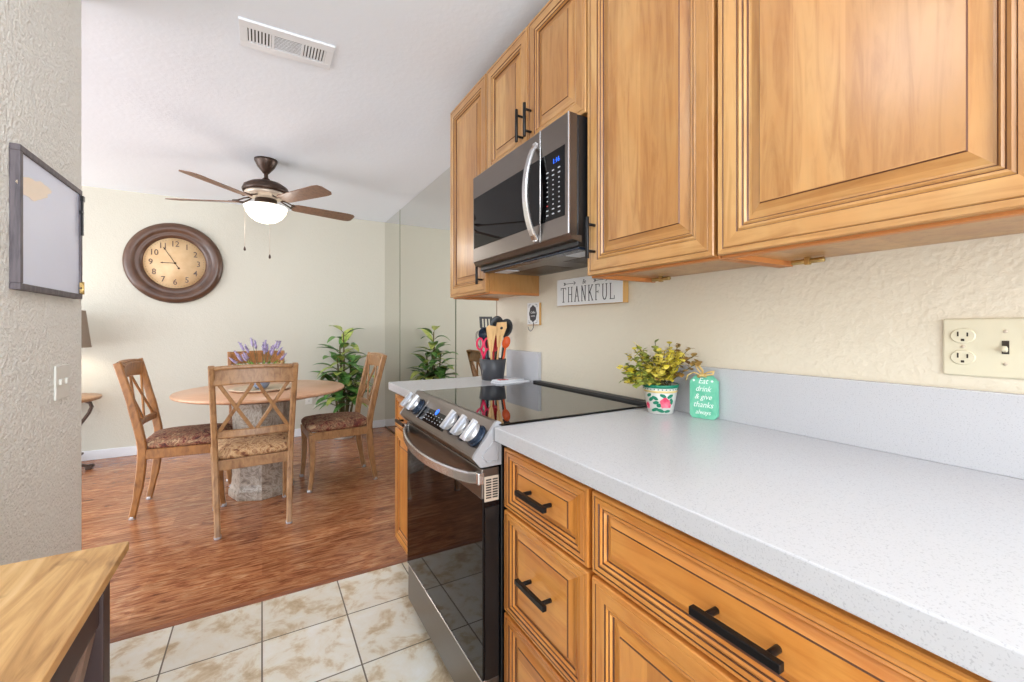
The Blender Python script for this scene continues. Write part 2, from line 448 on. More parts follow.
# mirrored wall: three floor-to-ceiling panels
mg = 'floor to ceiling mirror panels on the dining wall'
for (y0, y1, lab) in ((4.56, YB-.002, 'narrow mirror panel in the far corner beside the back wall'),
                      (3.035, 4.552, 'wide mirror panel reflecting the tall potted plant'),
                      (YE+.012, 3.027, 'mirror panel nearest the kitchen, behind the utensil crock')):
    t = thing('wall_mirror', lab, 'mirror', (XM, (y0+y1)/2, 0), 0, mg)
    b = BM(); box(b, (XM, y0, .012), (XM+.005, y1, H-.002), .0012, seg=1); obj('glass', b, M['mirror'], t)
    b = BM(); box(b, (XM-.0012, y0-.010, .012), (XM+.0052, y0+.008, H-.002)); obj('edge', b, M['mirror_edge'], t)
b = BM(); box(b, (XM-.006, YE+.02, 0), (XM+.006, YB-.015, .011), .001); tag(obj('mirror_track', b, M['mirror_track']), 'thin bronze track along the floor under the mirror panels', 'track')
b = BM(); box(b, (XW-.0005, YE+.0005, .0), (XW+.1, YE+.006, H-.001), .001); struct('trim_2', b, M['mirror_track'])

# ------------------------------------------------------------------ cabinets
DOORP = [(.002, .019, 0), (.012, .019, 0), (.0132, .0172, 2), (.0152, .019, 0), (.044, .019, 0), (.0455, .0165, 2), (.0500, .0188, 0), (.0545, .0162, 0),
         (.0565, .0142, 2), (.0600, .0166, 0), (.0630, .0120, 0), (.0655, .0085, 2), (.0690, .0085, 0), (.0920, .0155, 0), (.0938, .0180, 2), (.0955, .0180, 0)]
def scaled(p, k): return [(a*k, d, m) for a, d, m in p]
DRAWP = [(.002, .019, 0), (.007, .019, 0), (.0085, .017, 2), (.010, .019, 0), (.018, .019, 0), (.0195, .0165, 2), (.0235, .0185, 0), (.0265, .0155, 0),
         (.0285, .0135, 2), (.0315, .0160, 0), (.0340, .0110, 0), (.0360, .0085, 2), (.0380, .0085, 0), (.0500, .0150, 0), (.0515, .0172, 2), (.0530, .0172, 0)]
def front(bm, X, y0, y1, z0, z1, prof, kx=1.0):
    """raised-panel front on plane x=X facing -x; mats 0 vertical grain,1 horizontal,2 glaze"""
    def loop(i, d): return [bm.verts.new((X-d, y, z)) for y, z in ((y1-i*kx, z0+i), (y0+i*kx, z0+i), (y0+i*kx, z1-i), (y1-i*kx, z1-i))]
    L = loop(0, 0); back = bm.faces.new(L[::-1]); back.material_index = 0
    P = loop(0, .0165)
    for k in range(4):
        f = bm.faces.new([L[k], L[(k+1) % 4], P[(k+1) % 4], P[k]]); f.material_index = 1 if k in (0, 2) else 0
    for i, d, m in prof:
        Q = loop(i, d)
        for k in range(4):
            f = bm.faces.new([P[k], P[(k+1) % 4], Q[(k+1) % 4], Q[k]])
            f.material_index = 2 if m == 2 else (1 if k in (0, 2) else 0)
        P = Q
    f = bm.faces.new(P); f.material_index = 0 if (z1-z0) > (y1-y0)*.9 else 1
def bar_handle(X, c, horiz, L=.13, parent=None, lab=None):
    """square black bar pull; X = face plane, c = (y,z)"""
    bm = BM(); y, z = c; so = .030
    if horiz:
        box(bm, (X-so-.005, y-L/2, z-.006), (X-so+.006, y+L/2, z+.006), .0012)
        for s in (-1, 1): cyl(bm, (X-so, y+s*L*.34, z), (X, y+s*L*.34, z), .005, seg=12)
    else:
        cyl(bm, (X-so, y, z-L/2), (X-so, y, z+L/2), .006, seg=14)
        for s in (-1, 1): cyl(bm, (X-so, y, z+s*L*.32), (X, y, z+s*L*.32), .0045, seg=12)
    return obj('handle', bm, M['black_metal'], parent, lab)
WV = [M['cab_v'], M['cab_h'], M['glaze']]
WB = [M['cabb_v'], M['cabb_h'], M['glaze']]
XU = .875   # front face of upper doors
def upper(name, label, y0, y1, z0, z1, doors, handles, under=True, rail=.0):
    t = thing(name, label, 'cabinet', (XU+.02, (y0+y1)/2, z0), 0)
    xf = XU+.019
    bm = BM(); 
    box(bm, (xf, y0, z0+.012), (XW, y1, z1), .0008, 0, seg=1)       # carcass
    obj('body', bm, [M['cab_v']], t)
    bm = BM(); box(bm, (xf, y0+.001, z0), (xf+.018, y1-.001, z0+.03), .0015, seg=1)
    box(bm, (xf+.018, y0+.001, z0), (XW, y0+.016, z0+.012)); box(bm, (xf+.018, y1-.016, z0), (XW, y1-.001, z0+.012))
    obj('bottom_rim', bm, [M['cab_under']], t)
    for (a, c), h in zip(doors, handles):
        bm = BM(); front(bm, xf-.0005, a, c, z0+.006, z1-.006, DOORP); d = obj('door', bm, WV, t)
        if h: bar_handle(XU, h, False, .125, d, 'black metal bar pull')
    return t
ZU, ZT = 1.334, 2.339
t = upper('wall_cabinet', 'tall maple wall cabinet at the far end, left of the microwave', 1.741, 2.170, ZU, ZT, [(1.745, 2.166)], [(1.775, 1.44)])
t = upper('wall_cabinet', 'short two-door maple wall cabinet above the microwave', 1.044, 1.738, 1.848, ZT, [(1.389, 1.735), (1.047, 1.385)], [(1.420, 1.955), (1.362, 1.955)])
t1 = upper('wall_cabinet', 'tall single-door maple wall cabinet just right of the microwave', .603, 1.042, ZU, ZT, [(.607, 1.039)], [(1.004, 1.45)])
t2 = upper('wall_cabinet', 'widest maple wall cabinet in the top right corner of the photo', .108, .601, ZU, ZT, [(.113, .597)], [None])
t3 = upper('wall_cabinet', 'maple wall cabinet above the right end of the counter, its door edge at the frame', -.40, .106, ZU, ZT, [(-.394, .101)], [None])
# brass fittings below the cabinets
for tt, y, lab in ((t1, .965, 0), (t2, .53, 0), (t, 1.0, None)):
    if lab is None: continue
    bm = BM(); x0 = XW-.05
    box(bm, (x0, y-.006, ZU-.006), (x0+.012, y+.006, ZU+.012), .0015)
    cyl(bm, (x0+.006, y-.035, ZU+.003), (x0+.006, y-.006, ZU+.003), .006, seg=12)
    cyl(bm, (x0+.006, y+.006, ZU+.003), (x0+.006, y+.035, ZU+.003), .006, seg=12)
    obj('hinge', bm, M['brass'], tt)

XB = .560   # base front face
def base(label, y0, y1, fronts, zb=.10, handleless=False):
    t = thing('base_cabinet', label, 'cabinet', ((XB+XW)/2, (y0+y1)/2, 0), 0)
    xf = XB+.019
    bm = BM(); box(bm, (xf, y0, zb), (XW-.003, y1, .874), .0008, seg=1); obj('body', bm, [M['cabb_v']], t)
    bm = BM(); box(bm, (xf+.07, y0+.002, 0), (XW-.01, y1-.002, zb)); obj('toe_kick', bm, M['dark_brown'], t)
    for kind, a, c, z0, z1, hl in fronts:
        bm = BM(); front(bm, xf-.0005, a, c, z0, z1, DRAWP if kind[:6] == 'drawer' else scaled(DOORP, .8), 1.35 if kind == 'drawerw' else 1.0); d = obj(kind[:6], bm, WB, t)
        if hl: bar_handle(XB, hl[0], hl[1], hl[2], d, 'black metal bar pull')
    return t
base('maple base cabinet of three stacked drawers beside the range', .655, 1.013,
     [('drawerw', .663, 1.006, .700, .858, ((.832, .781), True, .122)), ('drawerw', .663, 1.006, .425, .691, ((.832, .567), True, .122)), ('drawerw', .663, 1.006, .115, .416, ((.832, .29), True, .122))])
base('maple base cabinet with one wide drawer over two doors under the counter', .030, .654,
     [('drawer', .036, .651, .700, .858, ((.341, .776), True, .125)), ('door', .343, .651, .115, .691, ((.372, .60), False, .125)), ('door', .036, .339, .115, .691, ((.31, .60), False, .125))])
base('maple base cabinet at the camera end of the counter', -.60, .028,
     [('drawer', -.594, .022, .700, .858, ((-.29, .776), True, .125)), ('door', -.594, .022, .115, .691, None)])
base('narrow maple base cabinet on the far side of the range', 1.722, 2.100,
     [('drawer', 1.728, 2.094, .705, .858, ((1.91, .755), True, .125)), ('door', 1.728, 2.094, .165, .696, None)], .15)

# countertops with their low backsplashes
t = thing('countertop', 'long white speckled quartz counter from the range towards the camera', 'countertop', (.85, .2, .877))
bm = BM(); box(bm, (.535, -.62, .877), (XW, 1.015, .914), .0025); obj('slab', bm, M['quartz'], t)
bm = BM(); box(bm, (XW-.02, -.62, .914), (XW, 1.00, 1.061), .0015); obj('backsplash', bm, M['quartz'], t)
t = thing('countertop', 'short white quartz counter beyond the range, carrying the utensil crock', 'countertop', (.85, 1.9, .877))
bm = BM(); box(bm, (.535, 1.720, .877), (XW, 2.125, .914), .0025); obj('slab', bm, M['quartz'], t)
bm = BM(); box(bm, (XW-.02, 1.722, .914), (XW, 2.03, 1.061), .0015); obj('backsplash', bm, M['quartz'], t)

# ------------------------------------------------------------------ range
RY0, RY1 = 1.021, 1.714
t = thing('range', 'black stainless slide-in electric range between the two counters', 'stove', (.85, (RY0+RY1)/2, 0))
bm = BM(); box(bm, (.56, RY0, .03), (1.10, RY1, .905), .002)
for y in (RY0+.05, RY1-.05):
    for x in (.62, 1.05): cyl(bm, (x, y, 0), (x, y, .035), .015)
obj('body', bm, M['black'], t)
bm = BM(); box(bm, (.552, RY0-.004, .9155), (1.111, RY1+.004, .9195), .002); obj('cooktop', bm, M['cooktop'], t)
bm = BM(); box(bm, (1.112, RY0-.002, .9145), (1.150, RY1+.002, .929), .003); box(bm, (1.122, RY0+.03, .928), (1.142, RY1-.03, .9305), .001); obj('rear_trim', bm, M['black'], t)
# control panel: sloped prism
P0 = Vector((.553, 0, .926)); P1 = Vector((.477, 0, .838))
sec = [(.56, .922), (.553, .926), (.545, .924), (.480, .842), (.477, .835), (.499, .809), (.56, .809)]
bm = BM(); mt = Matrix(((1, 0, 0, 0), (0, 0, 1, 0), (0, 1, 0, 0), (0, 0, 0, 1)))
prism(bm, sec, RY0+.010, RY1-.010, mt)
cp = obj('control_panel', bm, M['steel'], t)
for ya, yb in ((RY0, RY0+.010), (RY1-.010, RY1)):
    bm = BM(); prism(bm, [(x-.001 if x < .56 else x, z+(.001 if z > .9 else 0)) for x, z in sec], ya, yb, mt)
    s2 = [(.548, .885), (.512, .850), (.502, .838), (.516, .822), (.55, .822)]
    yy = ya if ya == RY0 else yb
    tri = [(x, z) for x, z in s2]
    for (a0, a1) in zip(tri, tri[1:]+tri[:1]):
        tube(bm, [(a0[0], yy, a0[1]), (a1[0], yy, a1[1])], .0016, 6)
    obj('end_cap', bm, M['steel_side'], cp, 'light silver end cap')
sl = (P0-P1).normalized()
pm = frame(Vector((.515, 0, .882)), (0, -1, 0), sl)      # u = -Y (camera right), v up slope, n out
if (pm.to_3x3() @ Vector((0, 0, 1))).x > 0: pm = frame(Vector((.515, 0, .882)), (0, 1, 0), sl)
us = (pm.to_3x3() @ Vector((1, 0, 0))).y
def pp(y, v, n=0): return pm @ Vector((y*us, v, n))
def slab_panel(bm, y0, y1, v0, v1, n0, n1, mi=0):
    u0, u1 = sorted((y0*us, y1*us)); prism(bm, [(u0, v0), (u1, v0), (u1, v1), (u0, v1)], n0, n1, pm, mi)
bm = BM(); slab_panel(bm, 1.275, 1.525, -.040, .044, .0, .003); dp = obj('display', bm, M['glass_blk'], cp, 'black touch display with blue light')
bm = BM(); lathe(bm, [(0, .0036), (.011, .0036), (.011, .0028), (0, .0028)], (0, 0, 0), 20, pm @ Matrix.Translation((1.40*us, .008, 0))); obj('indicator', bm, M['blue_led'], dp, 'glowing blue indicator')
bm = BM()
for i in range(7):
    for j in range(3):
        u = (1.305+i*.027)*us; v = -.028+j*.011
        prism(bm, [(u-.0036, v-.0013), (u+.0036, v-.0013), (u+.0036, v+.0013), (u-.0036, v+.0013)], .003, .0034, pm)
obj('legends', bm, M['ltext'], dp)
bm = BM(); slab_panel(bm, 1.526, 1.531, -.040, .042, 0, .004); obj('trim_strip', bm, M['steel_l'], cp)
for y in (1.655, 1.578, 1.222, 1.142, 1.070):
    m2 = pm @ Matrix.Translation((y*us, -.004, 0))
    bm = BM(); lathe(bm, [(0, 0), (.033, 0), (.033, .006), (.0315, .008), (.020, .009), (0, .009)], (0, 0, 0), 32, m2, 1)
    lathe(bm, [(.029, .008), (.0285, .022)], (0, 0, 0), 32, m2, 1); lathe(bm, [(.0285, .022), (.028, .029), (.026, .032), (0, .033)], (0, 0, 0), 32, m2, 0)  # knob sides coloured dark blue in place of reflections in the chrome
    prism(bm, [(-.0075, -.031), (.0075, -.031), (.0075, .031), (-.0075, .031)], .028, .041, m2, 0)
    obj('knob', bm, [M['chrome'], M['dark_blue']], cp, 'chrome control knob')
# oven door
d = None
bm = BM(); box(bm, (.506, RY0+.004, .240), (.556, RY1-.004, .722), .002); d = obj('oven_door', bm, M['oven_glass'], t, 'black glass oven door')
bm = BM(); box(bm, (.503, RY0+.004, .7225), (.556, RY1-.004, .803), .003)
dd = obj('upper_band', bm, M['steel'], d, 'dark stainless band behind the handle')
bm = BM(); box(bm, (.512, RY0+.0015, .24), (.554, RY0+.0038, .70)); obj('side_strip', bm, M['black'], d)
bm = BM()
box(bm, (.510, RY0+.001, .715), (.553, RY0+.0035, .782), .001)
for k in range(8):
    box(bm, (.514, RY0-.0002, .724+k*.0068), (.530, RY0+.001, .7275+k*.0068), 0, 1); box(bm, (.534, RY0-.0002, .724+k*.0068), (.549, RY0+.001, .7275+k*.0068), 0, 1)
obj('side_vent', bm, [M['cream'], M['slot']], d)
bm = BM()   # broad bowed handle
pts = []; n = 22
for i in range(n+1):
    s = i/n; y = RY1-.012-(RY1-RY0-.024)*s; bow = math.sin(PI*s)**.65
    pts.append((.502-.058*bow, y, .778-.014*bow))
sweep(bm, pts, [.030]*(n+1), [.013]*(n+1), (0, 0, 1), 0, .004)
for y in (RY0+.014, RY1-.014): box(bm, (.492, y-.012, .762), (.51, y+.012, .794), .003)
obj('handle', bm, M['steel_l'], d, 'bowed bright stainless handle')
bm = BM(); box(bm, (.510, RY0+.004, .088), (.556, RY1-.004, .236), .002)
dr = obj('storage_drawer', bm, M['steel'], t, 'dark stainless storage drawer')
bm = BM(); box(bm, (.5045, RY0+.004, .2335), (.52, RY1-.004, .2395), .001); obj('edge_strip', bm, M['steel_l'], dr)

# ------------------------------------------------------------------ microwave
MX = .81; MY0, MY1 = 1.048, 1.738; MZ0, MZ1 = 1.432, 1.842
t = thing('microwave', 'black stainless over-the-range microwave hung under the short cabinet', 'microwave', (.95, (MY0+MY1)/2, MZ0))
bm = BM(); box(bm, (MX+.035, MY0+.002, MZ0), (XW-.001, MY1-.002, MZ1), .003); obj('body', bm, M['black'], t)
yS = 1.202
bm = BM(); box(bm, (MX, yS+.0015, 1.466), (MX+.034, MY1, MZ1), .003); d = obj('door', bm, M['steel'], t, 'dark stainless framed door')
bm = BM(); box(bm, (MX-.0015, yS+.003, 1.527), (MX+.002, MY1-.012, 1.747), .001); obj('window', bm, M['glass_blk'], d, 'black glass window')
bm = BM(); box(bm, (MX-.0022, yS-.001, 1.466), (MX+.001, yS+.0035, MZ1), .0006, seg=1); obj('edge_trim', bm, M['steel_l'], d)
bm = BM(); pts = []; n = 18
for i in range(n+1):
    s = i/n; bow = math.sin(PI*s)**.7
    pts.append((MX-.004-.040*bow, yS+.022+.006*bow, 1.800-.325*s))
sweep(bm, pts, .028, .012, (0, 1, 0), 0, .004)
for z in (1.795, 1.482): box(bm, (MX-.012, yS+.012, z-.012), (MX+.001, yS+.033, z+.012), .002)
obj('handle', bm, M['steel_l'], d, 'bowed bright handle')
bm = BM(); box(bm, (MX, MY0, 1.466), (MX+.034, yS-.0015, MZ1), .003); c = obj('control_panel', bm, M['steel'], t)
bm = BM(); box(bm, (MX-.0015, MY0+.020, 1.527), (MX+.002, yS-.002, 1.747), .001); kp = obj('keypad', bm, M['glass_blk'], c, 'black glass keypad')
fm = frame(Vector((MX-.0016, 0, 0)), (0, -1, 0), (0, 0, 1))
bm = BM(); text(bm, '1:16', .022, fm @ Matrix.Translation((-1.112, 1.712, 0)), .0003); obj('clock_digits', bm, M['blue_led'], kp, 'glowing blue clock digits')
bm = BM(); bred = BM()
for r in range(10):
    for k in range(3):
        y = 1.160-k*.032; z = 1.685-r*.0155
        w = .006 if r in (0, 1, 8, 9) else .0030
        prism(bred if (r == 7 and k == 0) else bm, [(-y-w, z-.0018), (-y+w, z-.0018), (-y+w, z+.0018), (-y-w, z+.0018)], 0, .0004, fm)
obj('key_legends', bm, M['ltext'], kp); obj('stop_key_legend', bred, M['redtext'], kp, 'red stop key print')
bm = BM(); box(bm, (MX-.001, MY0-.0005, 1.468), (MX+.004, MY0+.005, MZ1), .001); obj('edge_trim', bm, M['steel_l'], c)
bm = BM(); prism(bm, [(MX+.004, 1.466), (MX+.012, 1.452), (MX+.05, 1.445), (MX+.05, 1.466)], MY0, MY1, mt); obj('lower_lip', bm, M['steel'], t)
bm = BM(); box(bm, (MX+.045, MY0+.01, 1.424), (MX+.085, MY1-.01, 1.434), .003)
obj('vent_bar', bm, M['dark_blue'], t)
bm = BM(); box(bm, (MX+.09, MY0+.01, 1.428), (XW-.01, MY1-.01, 1.433), .002)
up = obj('underside_plate', bm, M['grey_metal'], t)
for y0 in (1.07, 1.42):
    bm = BM()
    for k in range(12): box(bm, (MX+.17, y0+k*.02, 1.4262), (MX+.31, y0+.012+k*.02, 1.4285))
    obj('grease_filter', bm, M['steel'], up)
for y0 in (1.08, 1.60):
    bm = BM(); box(bm, (MX+.095, y0, 1.4255), (MX+.16, y0+.11, 1.4285), .001); obj('light_lens', bm, M['lens'], up)

# ------------------------------------------------------------------ wall plates
t = thing('outlet_plate', 'ivory outlet and switch plate on the wall at the right edge', 'outlet', (XW, .256, 1.142))
bm = BM(); box(bm, (XW-.006, .192, 1.087), (XW, .306, 1.196), .003); obj('plate', bm, M['ivory'], t)
for z in (1.163, 1.122):
    bm = BM(); lathe(bm, [(0, 0), (.0172, 0), (.0172, .002), (.016, .003), (0, .003)], (XW-.0055, .2775, z), 28, frame((0, 0, 0), (0, -1, 0), (0, 0, 1)), 0, False, 1, .82)
    for dy, hh in ((-.0065, .0075), (.0065, .009)):
        box(bm, (XW-.0092, .2775+dy-.0011, z-.001), (XW-.0084, .2775+dy+.0011, z-.001+hh), 0, 1)
    box(bm, (XW-.0092, .2775-.0024, z-.010), (XW-.0084, .2775+.0024, z-.0055), .001, 1)
    obj('socket', bm, [M['ivory'], M['slot']], t)
for y, z in ((.2775, 1.1425), (.223, 1.172), (.223, 1.113)):
    bm = BM(); cyl(bm, (XW-.0075, y, z), (XW-.005, y, z), .003); obj('screw', bm, M['cream'], t)
bm = BM(); box(bm, (XW-.0072, .2185, 1.131), (XW-.005, .2275, 1.155), 0, 1); box(bm, (XW-.017, .2197, 1.1355), (XW-.006, .2263, 1.1445), .0015, 0, Matrix.Rotation(.35, 3, 'Y')); obj('toggle', bm, [M['ivory'], M['slot']], t)
t = thing('light_switch', 'white rocker switch plate on the textured left wall', 'switch', (-.6, 2.06, .99))
bm = BM(); box(bm, (-.6, 2.005, .935), (-.594, 2.125, 1.050), .002); obj('plate', bm, M['switch_white'], t)
for y in (2.042, 2.09):
    bm = BM(); box(bm, (-.595, y-.012, .984), (-.588, y+.012, 1.004), .002); obj('toggle', bm, M['switch_white'], t)
t = thing('outlet', 'white outlet plate low on the back wall by the tall plant', 'outlet', (.42, YB, .40))
yb = YB-.006
xo = 0.0
bm = BM(); box(bm, (.41, YB-.006, .34), (.48, YB, .455), .002); obj('plate', bm, M['switch_white'], t)
for z in (.375, .42):
    bm = BM(); box(bm, (.430, YB-.008, z-.013), (.460, YB-.005, z+.013), .003)
    for dx in (-.006, .006): box(bm, (.445+dx-.0012, YB-.0086, z-.003), (.445+dx+.0012, YB-.0079, z+.007), 0, 1)
    obj('socket', bm, [M['switch_white'], M['slot']], t)

# ------------------------------------------------------------------ framed board on the left wall
t = thing('framed_board', 'pale lilac board in a grey wooden frame on the left wall', 'framed board', (-.6, 1.95, 1.49))
y0, y1, z0, z1 = 1.712, 2.190, 1.285, 1.688
bm = BM(); xb = -.578
for a in ((y0, y1, z0, z0+.018), (y0, y1, z1-.018, z1), (y0, y0+.018, z0+.018, z1-.018), (y1-.018, y1, z0+.018, z1-.018)):
    box(bm, (-.6, a[0], a[2]), (xb, a[1], a[3]), .002)
obj('frame', bm, M['frame_grey'], t)
bm = BM(); box(bm, (-.597, y0+.017, z0+.017), (-.584, y1-.017, z1-.017)); bd = obj('board', bm, M['poster'], t)
bm = BM(); mm = frame(Vector((-.5838, 0, 0)), (0, 1, 0), (0, 0, 1))
pts = []
cy, cz = 1.815, 1.590
for k in range(36):
    a = 2*PI*k/36; r = 1+.10*math.sin(3*a+.4)+.07*math.sin(7*a)+.05*math.sin(11*a+1)
    pts.append((cy+.104*r*math.cos(a), cz+.030*r*math.sin(a)+.016*r*math.cos(a)))
prism(bm, pts, 0, .0008, mm); obj('painted_blot', bm, M['peach'], bd, 'peach cloud shaped mark')
bm = BM(); box(bm, (-.580, y1-.030, 1.60), (-.572, y1-.006, 1.61), .001); box(bm, (-.577, y1-.024, 1.52), (-.571, y1-.012, 1.66), .001); box(bm, (-.578, y1-.026, 1.645), (-.569, y1-.008, 1.665), .001)
obj('latch', bm, M['black_metal'], t)
bm = BM(); box(bm, (-.579, y1-.030, 1.305), (-.573, y1-.006, 1.322), .001); box(bm, (-.579, y1-.030, 1.327), (-.573, y1-.006, 1.345), .001); cyl(bm, (-.573, y1-.016, 1.302), (-.573, y1-.016, 1.348), .004)
obj('hinge', bm, M['brass'], t)

# ------------------------------------------------------------------ signs on the kitchen wall
t = thing('wall_sign', 'white wooden BE THANKFUL block sign under the wall cabinet', 'sign', (1.15, 1.35, 1.27))
R = Matrix.Rotation(math.radians(.4), 3, 'X'); pv = (1.15, 1.35, 1.327)
bm = BM(); box(bm, (1.136, 1.150, 1.273), (XW-.001, 1.552, 1.389), .001, 0, R, pv); blk = obj('board', bm, M['kraft'], t)
bm = BM(); box(bm, (1.134, 1.151, 1.274), (1.1362, 1.551, 1.388), .0005, 0, R, pv); obj('painted_face', bm, M['white'], t)
sm = Matrix.Translation(pv) @ Matrix.Rotation(math.radians(.4), 4, 'X') @ Matrix.Translation(-Vector(pv)) @ frame(Vector((1.1339, 1.552, 1.273)), (0, -1, 0), (0, 0, 1))
LT = {
 'T': ([[(0, 1), (1, 1)], [(.5, 1), (.5, 0)], [(.3, 0), (.7, 0)], [(0, 1), (0, .88)], [(1, 1), (1, .88)]]),
 'H': ([[(.15, 0), (.15, 1)], [(.85, 0), (.85, 1)], [(.15, .5), (.85, .5)], [(0, 0), (.3, 0)], [(.7, 0), (1, 0)], [(0, 1), (.3, 1)], [(.7, 1), (1, 1)]]),
 'A': ([[(.1, 0), (.5, 1)], [(.5, 1), (.9, 0)], [(.25, .35), (.75, .35)], [(-.05, 0), (.25, 0)], [(.75, 0), (1.05, 0)]]),
 'N': ([[(.12, 0), (.12, 1)], [(.12, 1), (.85, 0)], [(.85, 0), (.85, 1)], [(0, 0), (.27, 0)], [(.7, 1), (1, 1)], [(0, 1), (.14, 1)]]),
 'K': ([[(.15, 0), (.15, 1)], [(.15, .42), (.85, 1)], [(.35, .6), (.9, 0)], [(0, 0), (.3, 0)], [(0, 1), (.3, 1)], [(.7, 1), (1, 1)], [(.75, 0), (1.05, 0)]]),
 'F': ([[(.15, 0), (.15, 1)], [(0, 1), (.9, 1)], [(.15, .52), (.65, .52)], [(0, 0), (.35, 0)], [(.9, 1), (.9, .85)], [(.65, .6), (.65, .44)]]),
 'U': ([[(.15, 1), (.15, .25), (.3, .04), (.5, 0), (.7, .04), (.85, .25), (.85, 1)], [(0, 1), (.3, 1)], [(.7, 1), (1, 1)]]),
 'L': ([[(.15, 0), (.15, 1)], [(0, 0), (.95, 0)], [(0, 1), (.3, 1)], [(.95, 0), (.95, .2)]])}
bm = BM(); x = .030
for ch, w in zip('THANKFUL', (.040, .036, .036, .034, .034, .030, .034, .030)):
    hgt = .058+.003*((x*90) % 2)
    for pl in LT[ch]:
        stroke(bm, [(x+p[0]*w*.85, .016+p[1]*hgt) for p in pl], .0042 if len(pl) > 0 and abs(pl[0][1]-pl[-1][1]) > .3 or len(pl) > 2 else .0026, 0, .0006, sm)
    x += w+.0088
text(bm, 'Be', .026, sm @ Matrix.Translation((.185, .094, 0)), .0004, 0, .8, .3)
for a0, a1 in ((.055, .13), (.25, .325)):
    stroke(bm, [(a0, .093), (a1, .093)], .0022, 0, .0006, sm)
    stroke(bm, [(a1-.012, .100), (a1, .093), (a1-.012, .086)], .002, 0, .0006, sm)
    for k in range(3): stroke(bm, [(a0-.006+k*.004, .099), (a0+k*.004, .093), (a0-.006+k*.004, .087)], .0016, 0, .0006, sm)
obj('lettering', bm, M['ink'], t)

t = thing('hook_plaque', 'small white plaque with a dark oval emblem and metal hook on the wall', 'sign', (1.155, 1.775, 1.18))
bm = BM(); box(bm, (1.1525, 1.722, 1.192), (XW-.001, 1.828, 1.300), .001); obj('board', bm, M['kraft'], t)
bm = BM(); box(bm, (1.151, 1.723, 1.195), (1.1527, 1.827, 1.302), .0004); obj('painted_face', bm, M['white'], t)
hm = frame(Vector((1.1509, 1.775, 1.2485)), (0, -1, 0), (0, 0, 1))
bm = BM(); pts = []
for k in range(32):
    a = 2*PI*k/32; r = 1+.06*math.cos(8*a); pts.append((.033*r*math.cos(a), .040*r*math.sin(a)))
prism(bm, pts, 0, .0005, hm)
for s1 in (-1, 1):
    for s2 in (-1, 1): stroke(bm, [(s1*.022, s2*.045), (s1*.036, s2*.044), (s1*.037, s2*.032)], .002, 0, .0005, hm)
em = obj('emblem', bm, M['ink'], t)
bm = BM(); text(bm, 'Coffee', .0165, hm @ Matrix.Translation((0, .006, .0006)), .0002, 0, 1, .2); text(bm, 'corner', .013, hm @ Matrix.Translation((0, -.011, .0006)), .0002); obj('lettering', bm, M['white'], em)
bm = BM(); pts = [(1.143, 1.772, 1.20), (1.141, 1.772, 1.178)]+[(1.135-.010*math.cos(a), 1.772+.0, 1.178-.014*math.sin(a)) for a in [PI*k/8 for k in range(0, 9)]][::-1]
pts = [(1.148, 1.765, 1.205), (1.146, 1.765, 1.178), (1.140, 1.768, 1.168), (1.137, 1.775, 1.163), (1.134, 1.783, 1.167), (1.132, 1.786, 1.176), (1.131, 1.786, 1.184)]
tube(bm, pts, .0022, 8); obj('hook', bm, M['grey_metal'], t)

